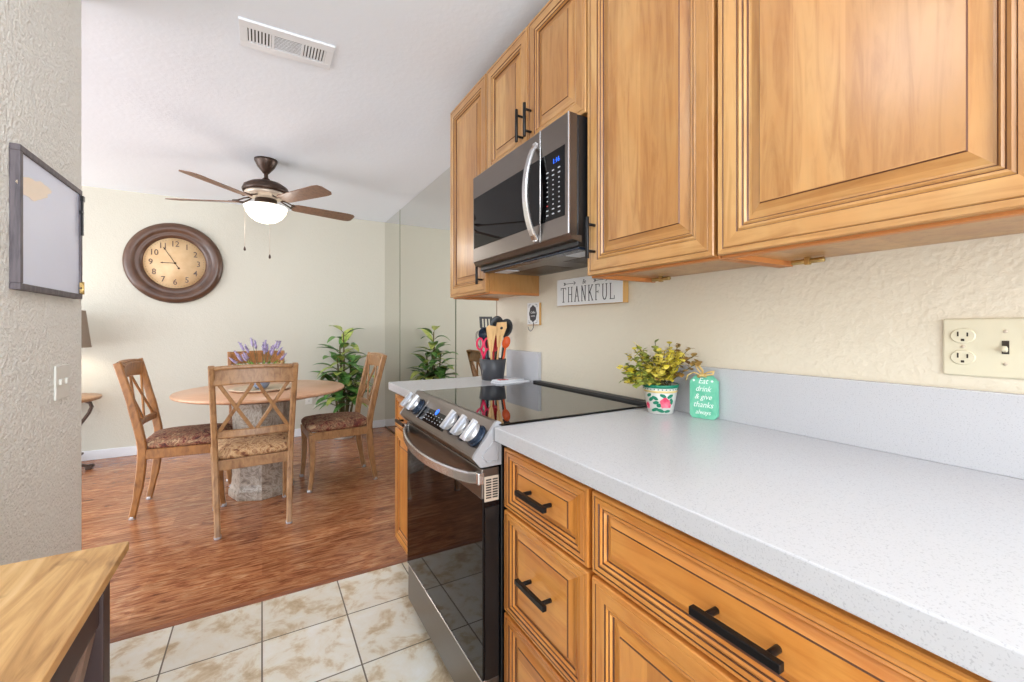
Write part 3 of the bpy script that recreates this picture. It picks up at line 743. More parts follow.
# ------------------------------------------------------------------ counter things
# utensil crock and the tools in it (each tool is a thing)
CX, CY, CZ = 1.022, 1.955, .9145
bm = BM(); lathe(bm, [(0, 0), (.054, 0), (.056, .003), (.062, .05), (.069, .106), (.0655, .107), (.063, .104), (.058, .05), (.052, .008), (0, .008)], (CX, CY, CZ), 44)
tag(obj('utensil_crock', bm, M['crock']), 'round charcoal crock full of kitchen utensils on the far counter', 'crock')
def P(u, d, z):   # u: to camera right, d: away, from crock centre
    return (CX+u*.8645+d*.5026, CY-u*.5026+d*.8645, z)
cg = None
def ladle(name, lab, cat, u0, d0, u1, d1, ztop, mat, kind):
    a = Vector(P(u0, d0, CZ+.012)); c = Vector(P(u1, d1, ztop))
    dr = (c-a).normalized()
    bm = BM(); tube(bm, [a, a+(c-a)*.5, c], [.006, .0055, .005], 8)
    side = Vector((.8645, -.5026, 0)); nrm = side.cross(dr).normalized()
    m = Matrix.Identity(4)
    for i in range(3): m[i][0] = side[i]; m[i][1] = dr[i]; m[i][2] = nrm[i]; m[i][3] = c[i]
    if kind == 'spoon':
        lathe(bm, [(0, -.012), (.018, -.010), (.030, -.004), (.036, .005), (.033, .0055), (.016, -.005), (0, -.008)], (0, 0, 0), 24, m @ Matrix.Translation((0, .018, 0)), 0, True, 1, 1.35)
    elif kind == 'ladle':
        lathe(bm, [(0, -.030), (.018, -.026), (.032, -.012), (.036, .004), (.034, .004), (.028, -.012), (.014, -.022), (0, -.025)], (0, 0, 0), 24, m @ Matrix.Translation((0, .006, .01)))
    elif kind == 'turner':
        pl = [(-.012, -.012), (.012, -.012), (.034, .02), (.034, .075), (-.034, .075), (-.034, .02)]
        for s in ((-.034, -.020), (-.013, -.005), (.005, .013), (.020, .034)): prism(bm, [(s[0], .02), (s[1], .02), (s[1], .068), (s[0], .068)], -.0012, .0012, m)
        prism(bm, [(-.034, .066), (.034, .066), (.034, .078), (-.034, .078)], -.0012, .0012, m); prism(bm, [(-.010, -.014), (.010, -.014), (.034, .022), (-.034, .022)], -.0012, .0012, m)
    elif kind == 'paddle':
        pl = [(-.008, -.06), (.008, -.06), (.016, -.01), (.029, .05), (.030, .066), (-.012, .072), (-.024, .060), (-.018, 0)]
        prism(bm, pl, -.003, .003, m)
    elif kind == 'paddle_hole':
        pl = [(-.008, -.06), (.008, -.06), (.016, -.01), (.030, .04), (.026, .070), (-.022, .066), (-.026, .03), (-.016, -.01)]
        prism(bm, pl, -.003, .003, m)
        lathe(bm, [(0, .0034), (.007, .0034), (.007, -.0034), (0, -.0034)], (0, 0, 0), 16, m @ Matrix.Translation((.004, .038, 0)), 1)
    elif kind == 'fork':
        prism(bm, [(-.010, -.01), (.010, -.01), (.022, .02), (.022, .03), (-.022, .03), (-.022, .02)], -.0015, .0015, m)
        for k in range(4): prism(bm, [(-.022+k*.0125, .028), (-.0155+k*.0125, .028), (-.0165+k*.0125, .075), (-.021+k*.0125, .075)], -.0015, .0015, m)
    elif kind == 'spatula':
        lathe(bm, [(0, -.004), (.020, -.003), (.021, 0), (.020, .003), (0, .004)], (0, 0, 0), 20, m @ Matrix.Translation((0, .02, 0)), 0, True, 1, 1.5)
    elif kind == 'whisk':
        for k in range(4):
            an = PI*k/4; pts = []
            for q in range(13):
                s = q/12*2*PI
                r = .024*math.sin(s/2)**1*(1 if s < PI else 1)
                rr = .024*math.sin(s); yy = .045*(1-math.cos(s))
                pts.append(m @ Vector((rr*math.cos(an), yy, rr*math.sin(an))))
            tube(bm, pts, .0012, 5)
    return tag(obj(name, bm, mat), lab, cat)
ladle('slotted_turner', 'black slotted turner standing tallest at the back left of the crock', 'turner', -.020, .030, -.034, .044, 1.160, M['nylon'], 'turner')
ladle('ladle', 'slate grey round ladle at the left of the crock', 'ladle', -.026, -.004, -.036, -.006, 1.140, M['navy'], 'ladle')
ladle('serving_spoon', 'black nylon spoon behind the wooden spatulas', 'spoon', .012, .030, .020, .046, 1.175, M['nylon'], 'spoon')
ladle('cooking_spoon', 'black wide spoon leaning out at the right of the crock', 'spoon', .034, .012, .064, .016, 1.160, M['nylon'], 'spoon')
ladle('wooden_spatula', 'plain bamboo spatula at the front of the crock', 'spatula', -.004, -.030, -.006, -.044, 1.120, M['bamboo'], 'paddle')
ladle('wooden_spatula', 'bamboo spatula with a round hole at the front of the crock', 'spatula', .014, -.014, .038, -.026, 1.140, [M['bamboo'], M['nylon']], 'paddle_hole')
ladle('silicone_spatula', 'orange red silicone spatula at the right of the crock', 'spatula', .040, -.008, .066, -.012, 1.085, M['orange'], 'spatula')
ladle('basting_spoon', 'red silicone spoon half hidden behind the bamboo spatulas', 'spoon', .002, .006, .004, .006, 1.085, M['red'], 'spoon')
ladle('whisk', 'thin steel whisk at the left edge of the crock', 'whisk', -.044, .014, -.062, .026, 1.075, M['grey_metal'], 'whisk')
# scissors
t = thing('scissors', 'hot pink handled scissors standing in the left front of the crock', 'scissors', P(-.03, -.04, .93))
m = frame(Vector(P(-.044, -.034, 1.022)), (.8645, -.5026, 0), (0, 0, 1))
bm = BM()
for s in (-1, 1):
    pts = [m @ Vector((s*.019+.0155*math.cos(a), .076+.028*math.sin(a), s*.002)) for a in [2*PI*k/20 for k in range(21)]]
    tube(bm, pts, .0052, 8, 0, False)
    tube(bm, [m @ Vector((s*.014, .050, s*.002)), m @ Vector((s*.006, .025, s*.002)), m @ Vector((-s*.003, .0, s*.002))], [.006, .006, .006], 8)
obj('handles', bm, M['pink'], t)
bm = BM()
for s in (-1, 1): prism(bm, [(-s*.002-.005, .004), (-s*.002+.005, .004), (-s*.007, -.088)], s*.0015-.0012, s*.0015+.0012, m)
obj('blades', bm, M['grey_metal'], t)

# spoon rest / folded cloth
t = thing('dish_towel', 'folded white cloth with red stitching lying before the crock', 'towel', (1.03, 1.80, .9145))
bm = BM()
def pad(cx, cy, z, w, d, h, rz, bmx, ripple=.0015):
    c, s = math.cos(rz), math.sin(rz); loops = []
    for (ins, zz) in ((.004, 0), (0, h*.3), (0, h*.7), (.006, h)):
        L = []
        for k in range(28):
            a = 2*PI*k/28; ca, sa = math.cos(a), math.sin(a); e = .35
            x = (w/2-ins)*math.copysign(abs(ca)**e, ca); y = (d/2-ins)*math.copysign(abs(sa)**e, sa)
            zq = zz+ripple*math.sin(k*2.1+cx*40)*(zz/h)
            L.append((cx+x*c-y*s, cy+x*s+y*c, z+zq))
        loops.append(L)
    loft(bmx, loops)
pad(1.035, 1.795, .9147, .19, .095, .009, .12, bm); pad(1.025, 1.802, .9237, .16, .08, .008, .20, bm)
obj('cloth', bm, M['linen'], t)
bm = BM()
for k in range(5): box(bm, (.965+k*.010, 1.775+.01*(k % 2), .932), (.973+k*.010, 1.800+.01*(k % 2), .9335), .0003)
obj('stitching', bm, M['red'], t)

# painted flower pot with yellow sprigs
FX, FY = 1.078, .930
t = thing('potted_sprigs', 'small rose painted pot of yellow sprigs on the white counter', 'plant', (FX, FY, .9145))
bm = BM(); lathe(bm, [(0, 0), (.036, 0), (.038, .002), (.0525, .088), (.050, .0885), (.046, .082), (.034, .006), (0, .006)], (FX, FY, .9145), 40); pot = obj('pot', bm, M['potwhite'], t)
bm = BM(); lathe(bm, [(.0515, .080), (.0535, .081), (.0545, .0885), (.0525, .0905), (.0505, .0885)], (FX, FY, .9145), 40); obj('rim_band', bm, M['green_paint'], pot)
bm = BM(); lathe(bm, [(.0488, .066), (.0500, .0665), (.0510, .0725), (.0500, .0725)], (FX, FY, .9145), 40); obj('gold_band', bm, M['gold_paint'], pot)
def on_pot(ang, h, rad_extra=.0006):   # frame on pot surface; ang measured from direction to camera
    base = math.atan2(-FY, -FX)
    a = base+ang; r = .038+(.0525-.038)*(h/.088)+rad_extra
    n = Vector((math.cos(a), math.sin(a), -.16)).normalized(); u = Vector((-math.sin(a), math.cos(a), 0))
    v = n.cross(u)
    return frame(Vector((FX+r*math.cos(a), FY+r*math.sin(a), .9145+h)), u, v)
def blob(bm, m, w, h, mi=0, k0=0, wob=.12, th=.0009):
    pts = []
    for k in range(18):
        a = 2*PI*k/18; r = 1+wob*math.sin(5*a+k0); pts.append((w*r*math.cos(a), h*r*math.sin(a)))
    prism(bm, pts, -.001, th, m, mi)
for q in ((.30, .036, .0145, .017), (.62, .028, .006, .008), (-1.0, .024, .007, .010)):
    bm = BM(); blob(bm, on_pot(q[0], q[1]), q[2], q[3]); obj('painted_rose', bm, M['rose'], pot)
bm = BM()
for ang, h, w, hh, rz in ((.62, .056, .010, .005, .5), (.16, .058, .010, .005, -.4), (-.30, .036, .009, .005, .2), (-.34, .050, .010, .005, -.5), (-.62, .046, .009, .005, .7), (.0, .012, .012, .005, -.3), (-.4, .014, .011, .005, .4), (.5, .010, .009, .004, .2), (-.75, .058, .008, .005, .5), (.75, .04, .006, .010, .2), (-.1, .028, .007, .006, .2)):
    blob(bm, on_pot(ang, h) @ Matrix.Rotation(rz, 4, 'Z'), w, hh, 0, 1, .05, .0007)
for k in range(14): blob(bm, on_pot(-1.5+k*.23, .0765, .0003), .0018, .0018, 0, 0, 0)
obj('painted_leaves', bm, M['green_paint'], pot)
def leaf_blade(bm, p, d, L, w, mi=0, up=(0, 0, 1), droop=.3, seg=5, fold=.15):
    p = Vector(p); d = Vector(d).normalized(); s = d.cross(Vector(up))
    if s.length < .05: s = d.cross(Vector((1, 0, 0)))
    s.normalize(); n = s.cross(d).normalized()
    prev = None
    for i in range(seg+1):
        q = i/seg; ww = w*math.sin(PI*min(1, .06+q*.94))**.75*(1-.25*q) if q < 1 else 0
        c = p+d*L*q-Vector((0, 0, 1))*droop*L*q*q
        if i == seg: row = [bm.verts.new(c)]
        else: row = [bm.verts.new(c-s*ww+n*fold*ww), bm.verts.new(c), bm.verts.new(c+s*ww+n*fold*ww)]
        if prev:
            if len(row) == 3:
                for k in range(2):
                    f = bm.faces.new([prev[k], prev[k+1], row[k+1], row[k]]); f.material_index = mi; f.smooth = True
            else:
                for k in range(2):
                    f = bm.faces.new([prev[k], prev[k+1], row[0]]); f.material_index = mi; f.smooth = True
        prev = row
rnd = random.Random(11)
camr = Vector((.8645, -.5026, 0)); camd = Vector((.5026, .8645, 0))
bs = BM(); bf = BM()
for i in range(64):
    lean = rnd.uniform(-1.4, .5); dep = rnd.uniform(-.75, .30)
    L = rnd.uniform(.08, .170)*(1 if abs(lean) > .3 else .9)
    if abs(lean-.45) < .22: L *= 1.15
    st = Vector((FX, FY, 1.000))+camr*rnd.uniform(-.028, .028)+camd*rnd.uniform(-.02, .012)
    d = (camr*lean+camd*dep+Vector((0, 0, rnd.uniform(.55, 1.0)))).normalized()
    pts = [st+d*L*q-Vector((0, 0, 1))*.25*L*q*q*abs(lean) for q in (0, .25, .5, .75, 1)]
    for p in pts:
        if p.x > XW-.022: p.x = XW-.022
    tube(bs, pts, .0011, 5)
    mi = (1 if lean > .25 and rnd.random() < .7 else (0 if rnd.random() < .65 else 2))
    for q in range(3, 14):
        s = q/13; c = pts[0].lerp(pts[-1], s)-Vector((0, 0, 0)); k = min(3, int(s*4)); c = pts[k].lerp(pts[k+1], s*4-k)
        for sgn in (-1, 1):
            a = rnd.uniform(0, 2*PI); e = Vector((math.cos(a), math.sin(a), rnd.uniform(-.7, 1.2)))
            leaf_blade(bf, c, e, rnd.uniform(.013, .020), .0100, mi, (0, 0, 1), .1, 3)
for v in bf.verts:
    if v.co.x > XW-.0215: v.co.x = XW-.0215
obj('stems', bs, M['stem'], t); obj('foliage', bf, [M['eucal'], M['eucal_b'], M['eucal_g']], t)

# mint tag block
GX, GY = 1.102, .792
rzt = math.radians(-118)   # block face normal faces the camera side
fu = Vector((.26, -.966, 0)).normalized()
gm = frame(Vector((1.108, .802, .9147)), fu, (0, 0, 1))
t = thing('mint_block_sign', 'mint green tag shaped wooden block with white script and a straw bow', 'sign', (1.108, .802, .9147))
bm = BM(); prism(bm, [(-.030, .0), (.030, 0), (.038, .009), (.038, .108), (.022, .124), (-.022, .124), (-.038, .108), (-.038, .009)], -.021, 0, gm); obj('block', bm, M['mint'], t)
bm = BM()
for s, v, sz in (('Eat', .109, .026), ('drink', .086, .025), ('& give', .063, .024), ('thanks', .040, .026), ('always', .018, .020)):
    text(bm, s, sz*.92, gm @ Matrix.Translation((0, v, .0004)), .0003, 0, .9, .35)
for u in (-.026, .026): prism(bm, [(u-.004, .110), (u, .106), (u+.004, .110), (u, .114)], 0, .0006, gm)
obj('lettering', bm, M['chalk'], t)
bm = BM()
def gp(u, v, n): return gm @ Vector((u, v, n))
tube(bm, [gp(0, .124, .003), gp(-.020, .134, .012), (gp(-.038, .126, .012)), gp(-.046, .108, .008)], [.004, .005, .004, .002], 8, flat=.4)
tube(bm, [gp(0, .124, .003), gp(.016, .128, .010), gp(.030, .131, .004), gp(.028, .138, -.004), gp(.012, .135, -.004), gp(0, .127, 0)], [.004, .005, .005, .005, .004, .003], 8, flat=.45)
tube(bm, [gp(0, .127, .003), gp(-.012, .142, .006), gp(-.022, .158, .006)], [.004, .005, .003], 8, flat=.4)
tube(bm, [gp(0, .127, .003), gp(.002, .140, .006), gp(-.008, .150, .004), gp(-.018, .156, .004)], [.003, .004, .004, .003], 8, flat=.4)
tube(bm, [gp(-.012, .122, .002), gp(0, .127, .008), gp(.012, .125, .003)], .005, 8)
obj('straw_bow', bm, M['raffia'], t)

# ------------------------------------------------------------------ console in the left foreground
t = thing('console_table', 'rustic pine topped console with dark frame in the bottom left corner', 'table', (-.4, .4, 0))
zt = .800; X1 = -.204; Y1 = 1.003
bm = BM(); box(bm, (-.585, -.55, zt-.016), (X1, Y1, zt), .002); obj('tabletop', bm, M['rustic'], t)
for x in (-.57, X1-.052):
    for y in (-.52, Y1-.072):
        bm = BM(); box(bm, (x, y, 0), (x+.035, y+.035, zt-.016), .002); obj('leg', bm, M['dark_brown'], t)
bm = BM()
for z0 in (.70, .10):
    for x in (-.565, X1-.047): box(bm, (x, -.485, z0), (x+.025, Y1-.072, z0+.084 if z0 > .5 else z0+.07), .002)
    for y in (-.515, Y1-.067): box(bm, (-.535, y, z0), (X1-.052, y+.025, z0+.07), .002)
obj('rails', bm, M['dark_brown'], t)
bm = BM(); box(bm, (-.56, -.48, .17), (X1-.045, Y1-.07, .188), .001); obj('shelf', bm, M['dark_brown'], t)
bm = BM(); xr = X1-.034
def diag(y0, z0, y1, z1, x, w=.03):
    sweep(bm, [(x, y0, z0), (x, y1, z1)], .014, w, (1, 0, 0))
for a0, a1 in ((.21, .93), (-.48, .20)):
    diag(a0, .17, a1, .70, xr); diag(a1, .17, a0, .70, xr+.0)
obj('cross_brace', bm, M['slat'], t, 'taupe crossed braces on the open side')
bm = BM(); box(bm, (-.56, -.48, .17), (-.55, Y1-.07, .70)); box(bm, (-.53, Y1-.062, .17), (X1-.055, Y1-.052, .70)); obj('back_panel', bm, M['dark_brown'], t)

# ------------------------------------------------------------------ dining chairs
def arc_pts(z):
    # rear post: y offset vs height
    if z < .44: return -.205-.055*((.44-z)/.44)**1.8
    q = (z-.44)/.53; return -.205-.115*q**1.25
def chair_parts(root, wood, cloth):
    for s in (-1, 1):
        bm = BM(); pts = []; ws = []; hs = []
        for i in range(17):
            z = .012+.955*i/16
            x = s*(.178+.028*min(1, z/.97)); pts.append((x, arc_pts(z), z)); ws.append(.030); hs.append(.036 if z < .15 else (.046 if z < .7 else .040))
        sweep(bm, pts, ws, hs, (1, 0, 0), 0, .006); obj('rear_leg', bm, wood, root, local=True)
        bm = BM(); cyl(bm, (s*.178, arc_pts(0)+.003, 0), (s*.178, arc_pts(0.01)+.002, .022), .018, seg=16); obj('glide', bm, M['glide'], root, local=True)
        bm = BM(); pts = []; ws = []
        for i in range(9):
            z = .012+.40*i/8; q = z/.41
            pts.append((s*(.205-.006*(1-q)), .205+.012*(1-q)-.012*math.sin(PI*q), z)); ws.append(.028+.014*q)
        sweep(bm, pts, ws, ws, (1, 0, 0), 0, .005); obj('front_leg', bm, wood, root, local=True)
        bm = BM(); cyl(bm, (s*.199, .217, 0), (s*.199, .217, .022), .017, seg=16); obj('glide', bm, M['glide'], root, local=True)
    bm = BM()
    box(bm, (-.195, .195, .365), (.195, .218, .425), .003); box(bm, (-.18, -.215, .365), (.18, -.192, .425), .003)
    for s in (-1, 1): sweep(bm, [(s*.190, -.20, .395), (s*.207, .20, .395)], .022, .06, (1, 0, 0))
    obj('seat_frame', bm, wood, root, local=True)
    # cushion
    bm = BM(); loops = []
    for ins, z in ((.012, .425), (.002, .432), (-.004, .445), (-.002, .462), (.012, .476), (.045, .487), (.10, .494), (.16, .496)):
        L = []
        for k in range(48):
            a = 2*PI*k/48; ca, sa = math.cos(a), math.sin(a); e = .34 if ins < .03 else .5
            y = (.222-ins)*math.copysign(abs(sa)**e, sa); hw = (.222 if y > 0 else .222)-.022*(.5-(y/.444))
            x = (hw-ins)*math.copysign(abs(ca)**e, ca)
            L.append((x, y+.006, z))
        loops.append(L)
    loft(bm, loops); obj('cushion', bm, cloth, root, local=True)
    # rails follow the posts, bowed backwards
    def rail(bm, zc, h, th, x0, bow=.018, roll=0):
        n = 12; pts = []
        for i in range(n+1):
            x = -x0+2*x0*i/n; pts.append((x, arc_pts(zc)-bow*(1-(x/x0)**2), zc+.008*(1-(x/x0)**2)*roll))
        sweep(bm, pts, h, th, (0, .12, 1), 0, .006)
    bm = BM(); rail(bm, .905, .095, .022, .195, .016, 1); rail(bm, .955, .022, .032, .208, .016, 1); obj('top_rail', bm, wood, root, local=True)
    bm = BM(); rail(bm, .575, .046, .022, .186); obj('lower_rail', bm, wood, root, local=True)
    bm = BM()
    def at(x, z): return (x, arc_pts(z)-.016*(1-(x/.205)**2), z)
    for c in (-.091, .091):
        for sg in (-1, 1):
            a = (c-sg*.080, .865); e = (c+sg*.080, .595)
            pts = [at(a[0]+(e[0]-a[0])*q/4, a[1]+(e[1]-a[1])*q/4) for q in range(5)]
            sweep(bm, pts, .020, .012+.001*sg, (.9, 0, .3*sg), 0, .003)
    obj('cross_slats', bm, wood, root, local=True)
def chair(label, loc, rz, wood, cloth):
    t = thing('dining_chair', label, 'chair', loc, rz, 'cross-backed chairs around the round table'); chair_parts(t, wood, cloth); return t
chair('light wooden cross-back chair nearest the camera, its back to the viewer', (-.050, 3.165, 0), math.radians(3), M['chair'], M['tapestry_gold'])
chair('honey wooden chair on the left of the round table, facing right', (-.425, 3.625, 0), math.radians(-93), M['chair_warm'], M['tapestry'])
chair('wooden cross-back chair on the right side of the table by the tall plant', (.50, 3.60, 0), math.radians(93), M['chair'], M['tapestry'])
chair('wooden chair on the far side of the table, mostly hidden behind the lavender', (-.03, 4.17, 0), math.radians(182), M['chair_warm'], M['tapestry'])

# ------------------------------------------------------------------ round table
TX, TY = .015, 3.60
t = thing('dining_table', 'round peach toned dining table on a stone pedestal', 'table', (TX, TY, 0))
bm = BM(); lathe(bm, [(0, .712), (.514, .712), (.538, .722), (.541, .732), (.536, .738), (0, .740)], (TX, TY, 0), 72); obj('tabletop', bm, M['table'], t)
bm = BM(); lathe(bm, [(0, .690), (.40, .690), (.42, .700), (.42, .712), (0, .712)], (TX, TY, 0), 48)
obj('apron', bm, M['table_edge'], t)
bm = BM()
def octo(w, z): 
    return [(TX-.015+w*math.cos(PI/8+PI/4*k+.38), TY+w*math.sin(PI/8+PI/4*k+.38), z) for k in range(8)]
loft(bm, [octo(.200, 0), octo(.205, .01), octo(.205, .05), octo(.195, .06), octo(.185, .10), octo(.175, .40), octo(.185, .62), octo(.20, .69)], 0, False)
obj('pedestal', bm, M['stone'], t)
bm = BM(); lathe(bm, [(0, .7408), (.165, .7408), (.19, .750), (.196, .753), (.194, .757), (.160, .750), (0, .747)], (TX-.02, TY-.06, 0), 48); tag(obj('serving_tray', bm, plain('cream_tray', (226, 200, 172), .35)), 'round cream tray lying in the middle of the dining table', 'tray')
t = thing('lavender_arrangement', 'purple lavender in a small blue grey bowl on the cream tray', 'flowers', (TX-.02, TY-.06, .752))
bx, by, bz = TX-.02, TY-.06, .752
bm = BM(); lathe(bm, [(0, 0), (.035, 0), (.05, .02), (.062, .055), (.060, .075), (.055, .075), (.055, .05), (.03, .01), (0, .01)], (bx, by, bz), 32); obj('bowl', bm, M['bluegrey'], t)
rnd = random.Random(5)
bs = BM(); blooms = []
for i in range(26):
    a = rnd.uniform(0, 2*PI); r = rnd.uniform(.2, 1); lean = Vector((math.cos(a)*r*1.25, math.sin(a)*r*.9, 1)).normalized(); L = rnd.uniform(.20, .29)*(1-.2*r)
    st = Vector((bx, by, bz+.05)); e = st+lean*L
    tube(bs, [st, e], .0014, 5)
    if i < 20:
        bl = BM(); blooms.append(bl)
        pts = [e+lean*.066*q for q in (0, .15, .4, .7, 1)]
        tube(bl, pts, [.004, .008, .009, .006, .002], 7)
        for k in range(16):
            c = e+lean*.060*rnd.random(); an = rnd.uniform(0, 2*PI); leaf_blade(bl, c, (math.cos(an), math.sin(an), .6), .020, .006, 0, (0, 0, 1), 0, 2)
bg = BM()
for i in range(120):
    a = rnd.uniform(0, 2*PI); el = rnd.uniform(.2, 1.6); st = Vector((bx, by, bz+.055)); d = Vector((math.cos(a), math.sin(a), el))
    leaf_blade(bg, st+d*.02, d, rnd.uniform(.13, .24), .009, 0, (0, 0, 1), .25, 4)
obj('stems', bs, M['stem'], t); [obj('bloom', q, M['lav'], t) for q in blooms]; obj('foliage', bg, M['lime'], t)

# ------------------------------------------------------------------ tall potted plant by the mirror
PX, PY = .76, 4.93
t = thing('potted_plant', 'tall leafy green plant in a white pot in the far corner', 'plant', (PX, PY, 0))
bm = BM(); lathe(bm, [(0, 0), (.105, 0), (.112, .01), (.145, .22), (.152, .235), (.150, .25), (.138, .25), (.13, .22), (.1, .02), (0, .02)], (PX, PY, 0), 40); obj('pot', bm, M['potwhite'], t)
bm = BM(); lathe(bm, [(0, .20), (.132, .20), (.132, .222), (0, .225)], (PX, PY, 0), 30); obj('soil', bm, M['soil'], t)
rnd = random.Random(23)
bs = BM(); bf = BM()
canes = [(.0, .0, 1.13), (-.07, -.05, .86), (.08, .02, .84), (.03, -.08, .66), (-.03, .05, .98), (-.11, .0, .64), (.12, -.06, .62)]
for cx, cyy, top in canes:
    base0 = Vector((PX+cx*.5, PY+cyy*.5, .22)); tp = Vector((PX+cx, PY+cyy, top))
    tube(bs, [base0, base0.lerp(tp, .5)+Vector((.008, 0, 0)), tp], [.013, .011, .007], 8)
    nl = 15
    for k in range(nl):
        q = .30+.70*k/(nl-1); p = base0.lerp(tp, q); a = k*2.4+cx*30
        el = .15+.55*q+rnd.uniform(-.15, .15); d = Vector((math.cos(a), math.sin(a), el)).normalized()
        L = rnd.uniform(.20, .31); mi = 1 if rnd.random() < .3 else 0
        pet = p+d*.04; tube(bs, [p, pet], .004, 5)
        if pet.y+d.y*L > YB-.05: d.y *= .35; d.normalize()
        leaf_blade(bf, pet, d, L, .056+rnd.uniform(-.008, .014), mi, (0, 0, 1), rnd.uniform(.25, .75), 8, .25)
        if mi == 0 and rnd.random() < .6: leaf_blade(bf, pet+Vector((0, 0, .0015)), d, L*.95, .012, 1, (0, 0, 1), .0 if False else .5, 8, .25) if False else None
for v in bf.verts:
    v.co.y = min(v.co.y, YB-.02); v.co.x = min(v.co.x, XM-.03)
obj('canes', bs, M['stem'], t); obj('foliage', bf, [M['leaf'], M['leaf_y']], t)

# ------------------------------------------------------------------ wall clock
KX, KZ = -.722, 1.800
t = thing('wall_clock', 'large round dark bronze wall clock with aged cream dial', 'clock', (KX, YB, KZ))
cm = Matrix.Translation((KX, YB-.002, KZ)) @ Matrix.Rotation(PI/2, 4, 'X')
bm = BM(); lathe(bm, [(.24, 0), (.380, 0), (.385, .012), (.378, .034), (.350, .052), (.315, .050), (.298, .036), (.290, .030), (.276, .036), (.258, .032), (.246, .018), (.240, .010), (.24, 0)], (0, 0, 0), 80, cm); obj('frame', bm, M['clock_frame'], t)
bm = BM(); lathe(bm, [(0, .004), (.243, .004), (.243, .010), (0, .010)], (0, 0, 0), 64, cm); dl = obj('dial', bm, M['dial'], t)
bm = BM(); dm = frame(Vector((KX, YB-.0125, KZ)), (1, 0, 0), (0, 0, 1))
for k in range(1, 13):
    a = PI/2-k*PI/6; text(bm, str(k), .076, dm @ Matrix.Translation((.183*math.cos(a), .183*math.sin(a), 0)), .0006, 0, .9, 0, .0005)
for k in range(60):
    a = k*PI/30; stroke(bm, [(.222*math.cos(a), .222*math.sin(a)), (.228*math.cos(a), .228*math.sin(a))], .002, 0, .0006, dm)
obj('numerals', bm, M['clock_frame'], dl)
def hand(name, ang, L, w, tail=.0):
    bm = BM(); a = PI/2-ang; c, s = math.cos(a), math.sin(a)
    m = dm @ Matrix.Rotation(a, 4, 'Z') @ Matrix.Translation((0, 0, .003))
    prism(bm, [(-tail, -w*.6), (L*.82, -w*.5), (L*.86, -w*1.5), (L, 0), (L*.86, w*1.5), (L*.82, w*.5), (-tail, w*.6)], 0, .0015, m)
    if tail: lathe(bm, [(0, 0), (.009, 0), (.009, .002), (0, .002)], (0, 0, 0), 14, m @ Matrix.Translation((-tail, 0, 0)))
    lathe(bm, [(0, 0), (.009, 0), (.009, .004), (0, .004)], (0, 0, 0), 14, m)
    obj(name, bm, M['bronze'], t)
hand('hour_hand', math.radians(270), .112, .005); hand('minute_hand', math.radians(329), .175, .005, .055)

# ------------------------------------------------------------------ ceiling fan
FXc, FYc = .026, 3.721
t = thing('ceiling_fan', 'bronze five-blade ceiling fan with a lit glass bowl above the table', 'ceiling fan', (FXc, FYc, H))
F = (FXc, FYc, 0)
bm = BM(); lathe(bm, [(0, 2.335), (.018, 2.335), (.030, 2.350), (.058, 2.385), (.076, 2.425), (.078, 2.4395), (0, 2.4395)], F, 36); obj('canopy', bm, M['bronze'], t)
bm = BM(); cyl(bm, (FXc, FYc, 2.27), (FXc, FYc, 2.345), .014); lathe(bm, [(.014, 2.305), (.026, 2.295), (.034, 2.272), (.0, 2.272)], F, 24); obj('downrod', bm, M['bronze'], t)
bm = BM(); lathe(bm, [(0, 2.276), (.05, 2.274), (.105, 2.262), (.146, 2.235), (.158, 2.205), (.150, 2.188), (.12, 2.186), (0, 2.186)], F, 48); obj('motor_housing', bm, M['bronze'], t)
bm = BM(); lathe(bm, [(0, 2.188), (.140, 2.188), (.142, 2.178), (.126, 2.160), (.105, 2.150), (.09, 2.142), (0, 2.142)], F, 48); obj('motor_band', bm, M['cream'], t)
bm = BM(); lathe(bm, [(0, 2.144), (.072, 2.144), (.076, 2.10), (.090, 2.092), (.09, 2.086), (0, 2.086)], F, 40); obj('light_fitter', bm, M['bronze'], t)
bm = BM(); lathe(bm, [(0, 1.965), (.03, 1.967), (.072, 1.980), (.110, 2.008), (.136, 2.046), (.146, 2.084), (.141, 2.088), (.13, 2.084), (0, 2.084)], F, 48); obj('glass_bowl', bm, M['bowl'], t, 'glowing white glass bowl')
for k in range(5):
    phi = math.radians(98+59.83+72*k)
    m = Matrix.Translation((FXc, FYc, 2.118)) @ Matrix.Rotation(phi, 4, 'Z') @ Matrix.Rotation(math.radians(-12), 4, 'X')
    bm = BM()
    pl = [(.19, -.045), (.215, -.055), (.60, -.068), (.645, -.062), (.665, -.040), (.665, .040), (.645, .062), (.60, .068), (.215, .055), (.19, .045)]
    prism(bm, pl, -.003, .003, m); bl = obj('blade', bm, M['blade'], t)
    bm = BM(); m3 = Matrix.Translation((FXc, FYc, 2.118)) @ Matrix.Rotation(phi, 4, 'Z')
    for s in (-1, 1): tube(bm, [m3 @ Vector(p) for p in ((.10, s*.012, .035), (.14, s*.030, .022), (.18, s*.034, .004), (.225, s*.016, .007))], .0055, 8)
    prism(bm, [(.175, -.040), (.255, -.020), (.265, 0), (.255, .020), (.175, .040)], .0032, .007, m); obj('blade_iron', bm, M['bronze'], bl)
for (u, d, zb, lab) in ((.060, -.11, 1.68, 0), (-.055, -.125, 1.735, 0)):
    x = FXc+u*1.5*.8645+d*.5026; y = FYc-u*1.5*.5026+d*.8645
    bm = BM(); tube(bm, [(x, y, 2.09), (x, y, zb+.03)], .0016, 5); ch = obj('pull_chain', bm, M['cream'], t)
    bm = BM(); lathe(bm, [(0, zb), (.007, zb+.004), (.008, zb+.014), (.004, zb+.03), (0, zb+.034)], (x, y, 0), 14); obj('fob', bm, M['bronze'], ch)

